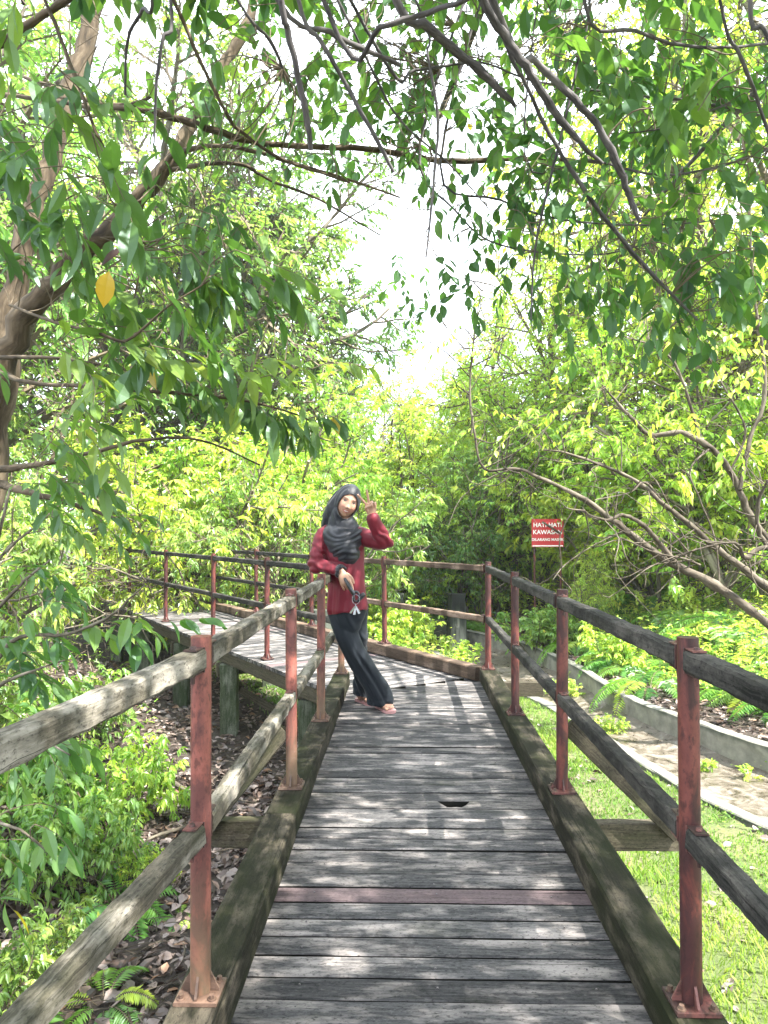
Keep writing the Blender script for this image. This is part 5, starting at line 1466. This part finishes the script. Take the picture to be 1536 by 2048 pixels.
body = MB()
ellipsoid(body, HC, (0.072, 0.092, 0.108), HA, 80, 60, face_shape)
for sx_ in (-1, 1): ellipsoid(body, hp(0.070 * sx_, 0.01, 0.0), (0.010, 0.018, 0.030), HA, 14, 10)
neckb = at(688, 1060, 4.93)
rtube(body, [hp(0, 0.02, -0.06), neckb], [0.052, 0.055])
# torso and pelvis under the clothes
c1 = at(687, 1078, 4.94); c2 = at(690, 1130, 4.94); c3 = at(692, 1175, 4.95); c4 = at(694, 1206, 4.97)
rtube(body, [neckb, c1, c2, c3, c4], [(0.06, 0.045), (0.10, 0.06), (0.085, 0.06), (0.08, 0.06), (0.09, 0.07)])
# her right arm (left in the picture), her left arm
RS, RE, RW_ = at(648, 1070, 4.93), at(634, 1128, 4.86), at(682, 1143, 4.76)
LS, LE, LW_ = at(722, 1070, 4.92), at(771, 1083, 4.84), at(743, 1032, 4.76)
rtube(body, [c1, RS], [0.055, 0.045]); rtube(body, [RS, (RS + RE) / 2, RE], [0.042, 0.038, 0.032]); rtube(body, [RE, (RE * .6 + RW_ * .4), RW_], [0.033, 0.034, 0.024])
rtube(body, [c1, LS], [0.055, 0.045]); rtube(body, [LS, (LS + LE) / 2, LE], [0.038, 0.034, 0.028]); rtube(body, [LE, (LE * .6 + LW_ * .4), LW_], [0.028, 0.029, 0.024])
# legs (crossed): front leg = her right one
HB, KB, AB = at(676, 1232, 4.96), at(708, 1302, 4.98), at(764, 1398, 5.19)
HAa, KA, AA = at(712, 1230, 5.00), at(716, 1310, 5.16), at(724, 1392, 5.39)
for a, b, c in ((HB, KB, AB), (HAa, KA, AA)):
    rtube(body, [a, (a + b) / 2, b], [0.060, 0.052, 0.042]); rtube(body, [b, b * .65 + c * .35, c], [0.042, 0.042, 0.030])
# feet with toes
def foot(ank, toe, sgn):
    t = np.array(toe, float); a = np.array([ank[0], ank[1], 0.0]); d = nrm((t - a) * [1, 1, 0]); s = np.array([d[1], -d[0], 0]) * -1
    heel = t - d * 0.215; z = 0.018
    rtube(body, [ank, heel + d * 0.05 + [0, 0, 0.045], heel + d * 0.02 + [0, 0, 0.035 + z]], [0.034, 0.034, 0.028])
    rtube(body, [heel + d * 0.03 + [0, 0, 0.026 + z], heel + d * 0.10 + [0, 0, 0.030 + z], heel + d * 0.155 + [0, 0, 0.018 + z]], [(0.028, 0.024), (0.034, 0.028), (0.043, 0.016)], side=s)
    for k in range(5):
        o = (k - 2) * 0.0165 * sgn; ln = (0.048, 0.046, 0.042, 0.036, 0.028)[k]; r = (0.0115, 0.0085, 0.008, 0.0075, 0.007)[k]
        b0 = heel + d * (0.150 - 0.003 * k) + s * o + [0, 0, 0.014 + z]
        rtube(body, [b0, b0 + d * ln * .55 + [0, 0, .003], b0 + d * ln + [0, 0, -.003]], [r, r, r * .9], n=10)
    return heel, d, s
FB = foot(AB, [-0.085, 5.055, 0], 1); FA = foot(AA, [-0.205, 5.265, 0], 1)
# hands
def finger(p, dirs, lens, r):
    P = [np.array(p, float)]
    for d, l in zip(dirs, lens): P.append(P[-1] + nrm(d) * l)
    rtube(body, P, list(np.linspace(r, r * 0.8, len(P))), n=10)
    return P[-1]
# raised hand, palm to the camera, V sign
U_ = nrm(at(741, 1004, 4.74) - LW_); X_ = nrm(np.cross(U_, [0, 1, 0.15])) * -1; X_ = X_ if X_[0] > 0 else -X_; Nf = nrm(np.cross(X_, U_)); Nf = Nf if Nf[1] < 0 else -Nf
pc = LW_ + U_ * 0.050
rtube(body, [LW_, LW_ + U_ * 0.035, LW_ + U_ * 0.078], [(0.024, 0.017), (0.034, 0.015), (0.039, 0.013)], side=X_)
kn = [LW_ + U_ * (0.085 - 0.004 * abs(k - 1)) + X_ * (-0.030 + 0.020 * k) for k in range(4)]      # index .. little, left to right
finger(kn[0], [U_ * 0.80 - X_ * 0.62, U_ * 0.78 - X_ * .62, U_ * 0.8 - X_ * .6], [0.034, 0.024, 0.018], 0.0088)
finger(kn[1], [U_ - X_ * 0.10, U_ - X_ * 0.12, U_ - X_ * .1], [0.038, 0.027, 0.019], 0.0088)
finger(kn[2], [U_ * .5 + Nf * .8, -U_ * .55 + Nf * .6, -U_ - Nf * .2], [0.030, 0.022, 0.016], 0.0085)
finger(kn[3], [U_ * .45 + Nf * .8, -U_ * .5 + Nf * .6, -U_ - Nf * .2], [0.025, 0.018, 0.014], 0.0078)
finger(LW_ + U_ * 0.030 - X_ * 0.022 + Nf * .006, [U_ * .8 - X_ * .25 + Nf * .5, U_ * .4 + X_ * .6 + Nf * .35, X_ * 1.0 + U_ * .15], [0.034, 0.026, 0.020], 0.0098)
# hanging hand around the stick
D_ = nrm(at(694, 1170, 4.73) - RW_); Xh = nrm(np.cross(D_, [0, 1, 0])); Xh = Xh if Xh[0] > 0 else -Xh; Nh = np.array([0, -1.0, 0.1]); Nh = nrm(Nh - D_ * Nh.dot(D_))
rtube(body, [RW_, RW_ + D_ * 0.04, RW_ + D_ * 0.078], [(0.023, 0.018), (0.034, 0.017), (0.038, 0.015)], side=Xh)
for k in range(4):
    b0 = RW_ + D_ * (0.082 - 0.003 * abs(k - 1)) + Xh * (0.028 - 0.0195 * k) + Nh * 0.002
    if k == 0: finger(b0, [D_ * 1.0 + Nh * .2, D_ * .9 - Nh * .25 - Xh * .2, D_ * .7 - Nh * .4 - Xh * .2], [0.036, 0.024, 0.018], 0.0088)
    else: finger(b0, [D_ * .75 - Nh * .3, -Nh * .95 + D_ * .1, -D_ * .7 - Nh * .3], [0.032, 0.024, 0.018], 0.0086 - 0.0004 * k)
finger(RW_ + D_ * 0.03 + Xh * 0.028, [D_ * .9 + Xh * .45, D_ * .9 - Nh * .3 + Xh * .1, D_ * .8 - Nh * .4 - Xh * .2], [0.034, 0.026, 0.018], 0.0100)
bm_ = fuse(body, 0.0026, 2, 0.4)
V = getv(bm_); L = (V - HC) @ HA
n = len(V); skin = np.tile(np.array([0.41, 0.235, 0.16]), (n, 1))
x, yv, z = L[:, 0], L[:, 1], L[:, 2]
onf = (yv < -0.03) & (np.abs(z) < 0.13) & (np.abs(x) < 0.08)
def blend(mask, c):
    m = np.clip(mask, 0, 1)[:, None] * onf[:, None]; skin[:] = skin * (1 - m) + np.array(c) * m
sm = lambda v, w=0.15: np.clip((1 - v) / w, 0, 1)
for sx_ in (-1, 1):
    ex = x - 0.031 * sx_
    blend(0.45 * np.exp(-((ex - .008 * sx_) / .018) ** 2 - ((z + .030) / .014) ** 2), (0.60, 0.24, 0.19))
    blend(sm((ex / 0.0160) ** 2 + ((z - .0125) / 0.0066) ** 2, .4), (0.07, 0.04, 0.035))
    blend(sm((ex / 0.0125) ** 2 + ((z - .0112) / 0.0036) ** 2, .5), (0.45, 0.42, 0.40))
    blend(sm((ex / 0.0066) ** 2 + ((z - .0115) / 0.0052) ** 2, .3), (0.02, 0.012, 0.01))
    by_ = 0.031 - 0.006 * (ex * sx_ / 0.02) ** 2 + 0.001
    blend(sm((ex / 0.021) ** 2 + ((z - by_) / 0.0036) ** 2, .5) * 0.85, (0.07, 0.04, 0.03))
    blend(0.5 * np.exp(-((x - .0085 * sx_) / .004) ** 2 - ((z + .031) / .003) ** 2), (0.2, 0.09, 0.06))
lip = 0.0020 * (x / 0.024) ** 2 * 2.0
blend(sm((x / 0.0255) ** 2 + ((z + .052 - lip) / 0.0098) ** 2, .3), (0.42, 0.13, 0.12))
blend(sm((x / 0.0180) ** 2 + ((z + .051 - lip * 1.3) / 0.0032) ** 2, .4), (0.80, 0.77, 0.74))
nails = np.zeros(n)
at_ = bm_.attributes.new('col', 'FLOAT_COLOR', 'POINT')
at_.data.foreach_set('color', np.hstack([skin, np.ones((n, 1))]).astype(np.float32).ravel())
N = NT('skin')
ca = N.n('ShaderNodeAttribute', attribute_name='col')
p = N.n('ShaderNodeBsdfPrincipled'); N.l(ca.outputs['Color'], p.inputs['Base Color']); p.inputs['Roughness'].default_value = 0.48
p.inputs['Subsurface Weight'].default_value = 0.12; p.inputs['Subsurface Radius'].default_value = (0.012, 0.005, 0.003); p.inputs['Subsurface Scale'].default_value = 0.6
N.l(p.outputs[0], N.out.inputs[0]); M['skin'] = N.m
wo = finish(bm_, 'person', M['skin'], None)
tag(wo, 'woman in maroon tunic and black headscarf leaning on the left handrail, raising two fingers', 'person')
def cloth(name, col, rough, sheen=0.3):
    N = NT(name)
    tc = N.n('ShaderNodeTexCoord').outputs['Object']
    f = N.noise(tc, 700, 2); g = N.noise(tc, 14, 3)
    c = N.mix(g, tuple(q * 0.85 for q in col), tuple(q * 1.15 for q in col))
    p = N.n('ShaderNodeBsdfPrincipled'); N.l(c, p.inputs['Base Color']); p.inputs['Roughness'].default_value = rough
    p.inputs['Sheen Weight'].default_value = sheen; p.inputs['Sheen Roughness'].default_value = 0.4; p.inputs['Specular IOR Level'].default_value = 0.35
    N.l(N.bump(f, 0.0004, 0.3), p.inputs['Normal']); N.l(p.outputs[0], N.out.inputs[0]); return N.m
M['tunic'] = cloth('maroon cloth', (0.12, 0.0042, 0.014), 0.62, 0.12)
M['hijab'] = cloth('charcoal headscarf cloth', (0.008, 0.010, 0.015), 0.55, 0.12)
M['trousers'] = cloth('dark navy trouser cloth', (0.005, 0.009, 0.014), 0.75, 0.1)

def foldnoise(V, ax, f, amp, seed=0, stretch=0.25):
    """long soft folds running along the unit vector ax"""
    ax = nrm(ax); a = V @ ax; q = V - a[:, None] * ax
    s1 = q @ nrm(np.cross(ax, [0.3, 1, 0.1])); 
    return amp * ((vnoise(s1 * 1.0, a * stretch, f, seed) - 0.5) * 1.3 + (vnoise(s1, a * stretch, f * 2.3, seed + 1) - 0.5) * 0.6)
# tunic
tn = MB()
rtube(tn, [at(687, 1052, 4.93), at(686, 1068, 4.93), at(689, 1098, 4.92), at(691, 1150, 4.91), at(694, 1195, 4.93), at(695, 1214, 4.94)],
      [(0.075, 0.055), (0.130, 0.082), (0.130, 0.100), (0.124, 0.100), (0.133, 0.110), (0.139, 0.116)], n=40)
rtube(tn, [at(664, 1068, 4.93), RS, (RS + RE) / 2 + [-.012, 0, 0], RE + [-0.006, 0, -.004]], [0.060, 0.058, 0.054, 0.050])
rtube(tn, [RE + [-.004, 0, -.004], RE * .55 + RW_ * .45 + [0, 0, -.004], RE * .12 + RW_ * .88], [0.049, 0.046, 0.033])
rtube(tn, [at(706, 1070, 4.92), LS + [0, 0, -.006], (LS + LE) / 2 + [0, 0, -0.014], LE + [.002, 0, -.004]], [0.060, 0.062, 0.056, 0.048])
rtube(tn, [LE + [0, 0, -.004], LE * .55 + LW_ * .45 + [-.004, 0, -.008], LE * .08 + LW_ * .92 + [.002, 0, -.004]], [0.050, 0.050, 0.043])
tm_ = fuse(tn, 0.0052, 7)
V = getv(tm_); Nn = getn(tm_)
hz = at(694, 1223, 4.94)[2] + (V[:, 0] - at(694, 1220, 4.94)[0]) * 0.13
V = V + Nn * (foldnoise(V, [0.12, 0, 1], 26, 0.017, 61, 0.16)[:, None] * np.clip((1.22 - V[:, 2]) / 0.3, 0.2, 1)[:, None])
arm = np.minimum(np.linalg.norm(V - RE, axis=1), np.linalg.norm(V - LE, axis=1))
V = V + Nn * (np.exp(-(arm / 0.11) ** 2) * 0.008 * np.sin(V @ np.array([60, 30, 95.0]) + 6 * vnoise(V[:, 0], V[:, 2], 18, 63)))[:, None]
V[:, 2] = np.maximum(V[:, 2], hz + 0.006 * np.sin(V[:, 0] * 45 + V[:, 1] * 30))                                   # straight slanting hem
setv(tm_, V)
finish(tm_, 'tunic', M['tunic'], wo)
# trousers: flared, crossed legs
tr_ = MB()
rtube(tr_, [at(694, 1196, 4.95), at(694, 1222, 4.96), at(694, 1240, 4.97)], [(0.122, 0.10), (0.128, 0.105), (0.11, 0.10)], n=40)
rtube(tr_, [HB + [.01, 0, .05], HB * .6 + KB * .4, KB, KB * .5 + AB * .5, at(757, 1386, 5.16), at(761, 1401, 5.17)], [(0.088, .085), (0.080, .08), (0.068, .066), (0.074, .070), (0.086, .085), (0.090, .09)], n=30)
rtube(tr_, [HAa + [0, 0, .05], HAa * .6 + KA * .4, KA, KA * .5 + AA * .5, at(726, 1382, 5.36), at(727, 1393, 5.36)], [(0.082, .085), (0.074, .078), (0.060, .064), (0.060, .068), (0.068, .078), (0.070, .08)], n=30)
pm = fuse(tr_, 0.0056, 6)
V = getv(pm); Nn = getn(pm)
V = V + Nn * (foldnoise(V, [0.42, 0.2, -1], 26, 0.026, 71, 0.10)[:, None] * np.clip((0.80 - V[:, 2]) / 0.45, 0.12, 1)[:, None])
hb = 0.050 + 0.0 * V[:, 0]
V[:, 2] = np.maximum(V[:, 2], hb + 0.012 * (V[:, 1] - 5.2) / 0.1)
setv(pm, V)
finish(pm, 'trousers', M['trousers'], wo)
# headscarf: hood with a face opening, neck wrap, draped cape with U folds
hj = MB()
ellipsoid(hj, hp(0, 0.012, 0.006), (0.087, 0.106, 0.120), HA, 40, 30)
rtube(hj, [hp(0, 0.0, -0.06), hp(-0.002, 0.012, -0.095), at(686, 1058, 4.92)], [(0.074, 0.088), (0.078, 0.082), (0.11, 0.085)], n=30)
rtube(hj, [hp(-0.015, 0.045, 0.0), hp(-0.050, 0.05, -0.07), at(654, 1050, 4.97)], [0.085, 0.07, 0.045])
rtube(hj, [at(686, 1052, 4.92), at(685, 1064, 4.92), at(689, 1082, 4.90), at(692, 1098, 4.88), at(696, 1108, 4.87)],
      [(0.098, 0.082), (0.140, 0.108), (0.130, 0.122), (0.108, 0.130), (0.082, 0.132)], n=44)
hm = fuse(hj, 0.0046, 6)
V = getv(hm); Nn = getn(hm)
L = (V - HC) @ HA
fr = np.exp(-np.clip(L[:, 2] + 0.06, 0, 9) / 0.03)
cn = hp(0.0, -0.07, -0.07)
dd = V - cn; dd = dd * np.array([0.95, 0.25, 1.0]) + np.array([0.0, 0, 0.0])
rad = np.sqrt((dd[:, 0] - 0.12 * dd[:, 2]) ** 2 + dd[:, 2] ** 2) + 0.03 * (vnoise(V[:, 0], V[:, 2], 12, 81) - 0.5)
wv = np.sin(rad * 2 * math.pi / 0.036 + 9.0 * vnoise(V[:, 0], V[:, 2], 9, 82))
V = V + Nn * (fr * np.clip(rad / 0.05, 0, 1) * 0.0048 * wv * vnoise(V[:, 0], V[:, 2], 16, 83))[:, None]
side_f = np.clip((L[:, 0] < -0.03) * 1.0, 0, 1) * (1 - fr)
V = V + Nn * (side_f * 0.003 * np.sin(L[:, 1] * 190))[:, None]
setv(hm, V)
# cut the face opening
import bmesh
bmx = bmesh.new(); bmx.from_mesh(hm); bmx.verts.ensure_lookup_table()
kill = []
for v in bmx.verts:
    l = HA.T @ (np.array(v.co) - HC)
    if l[1] < -0.01 and (l[0] / 0.062) ** 2 + ((l[2] + 0.020) / (0.084 if l[2] > -0.02 else 0.082)) ** 2 < 1: kill.append(v)
bmesh.ops.delete(bmx, geom=kill, context='VERTS')
bmx.to_mesh(hm); bmx.free()
ho = finish(hm, 'headscarf', M['hijab'], wo)
so = ho.modifiers.new('t', 'SOLIDIFY'); so.thickness = 0.003; so.offset = -1
# scrunchie
sc_ = MB(); t = np.linspace(0, 2 * math.pi, 40, endpoint=False); ax = nrm(RW_ - RE); a1 = perp(ax); a2 = np.cross(ax, a1); cw = RE * .04 + RW_ * .96
for k in range(60):
    a = rng.uniform(0, 6.28); q = cw + (a1 * math.cos(a) + a2 * math.sin(a)) * 0.034 + ax * rng.normal(0, 0.007)
    ellipsoid(sc_, q, (0.012, 0.012, 0.012) * rng.uniform(0.7, 1.1, 3), None, 10, 7)
sm_ = fuse(sc_, 0.0035, 1)
M['black_cloth'] = cloth('black scrunchie cloth', (0.010, 0.010, 0.014), 0.6)
finish(sm_, 'scrunchie', M['black_cloth'], wo)
# flip-flops
M['sandal'] = plain_mat('pink sandal rubber', (0.45, 0.24, 0.23), 0.5)
M['sandal_strap'] = plain_mat('rose gold strap', (0.40, 0.28, 0.24), 0.3, metallic=0.5)
for heel, d, s in (FB, FA):
    so_ = MB()
    t = np.linspace(0, 1, 15); hwid = np.interp(t, [0, .06, .2, .45, .72, .9, 1], [.012, .028, .034, .033, .046, .040, .012])
    P = heel + d * (-0.012 + 0.238 * t)[:, None]; P[:, 2] = 0.0108
    loft(so_, P, rect_section(2, 0.018, 0.002) * [1, 1], side=s, scales=np.stack([hwid, np.ones(15)], 1))
    ob = so_.build('sandal', M['sandal'], wo)
    st_ = MB(); top = heel + d * 0.165 + [0, 0, 0.038]
    for sg2 in (1, -1):
        Q = smooth_path([top, heel + d * 0.135 + s * 0.028 * sg2 + [0, 0, 0.056], heel + d * 0.085 + s * 0.040 * sg2 + [0, 0, 0.020]], 4)
        loft(st_, Q, rect_section(0.009, 0.003, 0.001), side=d)
    loft(st_, np.array([top, top + d * 0.006 - [0, 0, 0.022]]), circ(6), scales=[.004, .004])
    st_.build('strap', M['sandal_strap'], ob)

# stick with hooked handle, and the key charm hanging from it
M['black_plastic'] = plain_mat('black plastic', (0.014, 0.015, 0.018), 0.28, spec=0.6)
M['silver'] = plain_mat('silver charm', (0.30, 0.33, 0.36), 0.22, metallic=0.9, var=0.3, scale=90)
Yh = 4.70
ub = thing('umbrella', 'black folded umbrella with hooked handle held in the lowered hand', 'umbrella', tuple(at(706, 1190, Yh)))
mb = MB(); rtube(mb, [at(690, 1158, Yh + .03), at(698, 1172, Yh), at(707, 1187, Yh)], [0.010, 0.013, 0.014], n=16); mb.build('shaft', M['black_plastic'], ub, smooth=True)
mb = MB(); rtube(mb, [at(706, 1185, Yh), at(714, 1184, Yh), at(719, 1192, Yh), at(716, 1202, Yh), at(709, 1202, Yh), at(707, 1193, Yh)], [0.0085] * 6, n=12); mb.build('hook', M['black_plastic'], ub, smooth=True)
mb = MB(); rtube(mb, [at(716, 1201, Yh), at(721, 1196, Yh), at(726, 1190, Yh)], [0.008, 0.013, 0.016], n=14); mb.build('knob', M['black_plastic'], ub, smooth=True)
kc = thing('keychain', 'silver key charm dangling from the umbrella hook', 'keychain', tuple(at(711, 1215, Yh)))
mb = MB(); t = np.linspace(0, 2 * math.pi, 25); rc = at(712, 1199, Yh - .012); loft(mb, np.stack([rc[0] + .024 * np.cos(t), np.full(25, rc[1]), rc[2] + .030 * np.sin(t)], 1), circ(6), scales=np.full(25, .0018), caps=False); mb.build('ring', M['silver'], kc, smooth=True)
mb = MB(); P = [at(711, 1208, Yh - .012), at(711, 1214, Yh - .012)]; rtube(mb, P, [.002, .003], n=8); mb.build('chain', M['silver'], kc)
mb = MB()
for k in range(5):
    q0 = at(711, 1213, Yh - .012); a = R(-34 + 17 * k + (7 if k % 2 else -5)); dv = np.array([math.sin(a), 0.12 * (k - 2), -math.cos(a)])
    beam(mb, q0 + [0, .004 * k, 0], q0 + dv * 0.052 + [0, .004 * k, 0], 0.013, 0.003, side=nrm([math.cos(a), .4, math.sin(a)]), n=2, c=0.001)
mb.build('charm', M['silver'], kc)

# ------------------------------------------------------------ thin haze, added to lift the dark gaps among the far trees
hz_ = MB()
X0, X1, Y0, Y1, Z0, Z1 = -80, 80, -12, 85, -3.2, 18.0
V = [(X0, Y0, Z0), (X1, Y0, Z0), (X1, Y1, Z0), (X0, Y1, Z0), (X0, Y0, Z1), (X1, Y0, Z1), (X1, Y1, Z1), (X0, Y1, Z1)]
hz_.add(V, [(0, 3, 2, 1), (4, 5, 6, 7), (0, 1, 5, 4), (1, 2, 6, 5), (2, 3, 7, 6), (3, 0, 4, 7)])
N = NT('haze')
pv = N.n('ShaderNodeVolumePrincipled'); pv.inputs['Color'].default_value = (0.93, 0.96, 1.0, 1); pv.inputs['Density'].default_value = 0.0011; pv.inputs['Anisotropy'].default_value = 0.3
N.l(pv.outputs[0], N.out.inputs['Volume'])
o = hz_.build('haze', N.m); tag(o, 'thin haze added to lift the dark gaps among the far trees', 'haze', kind='stuff')
SC.cycles.volume_bounces = 0
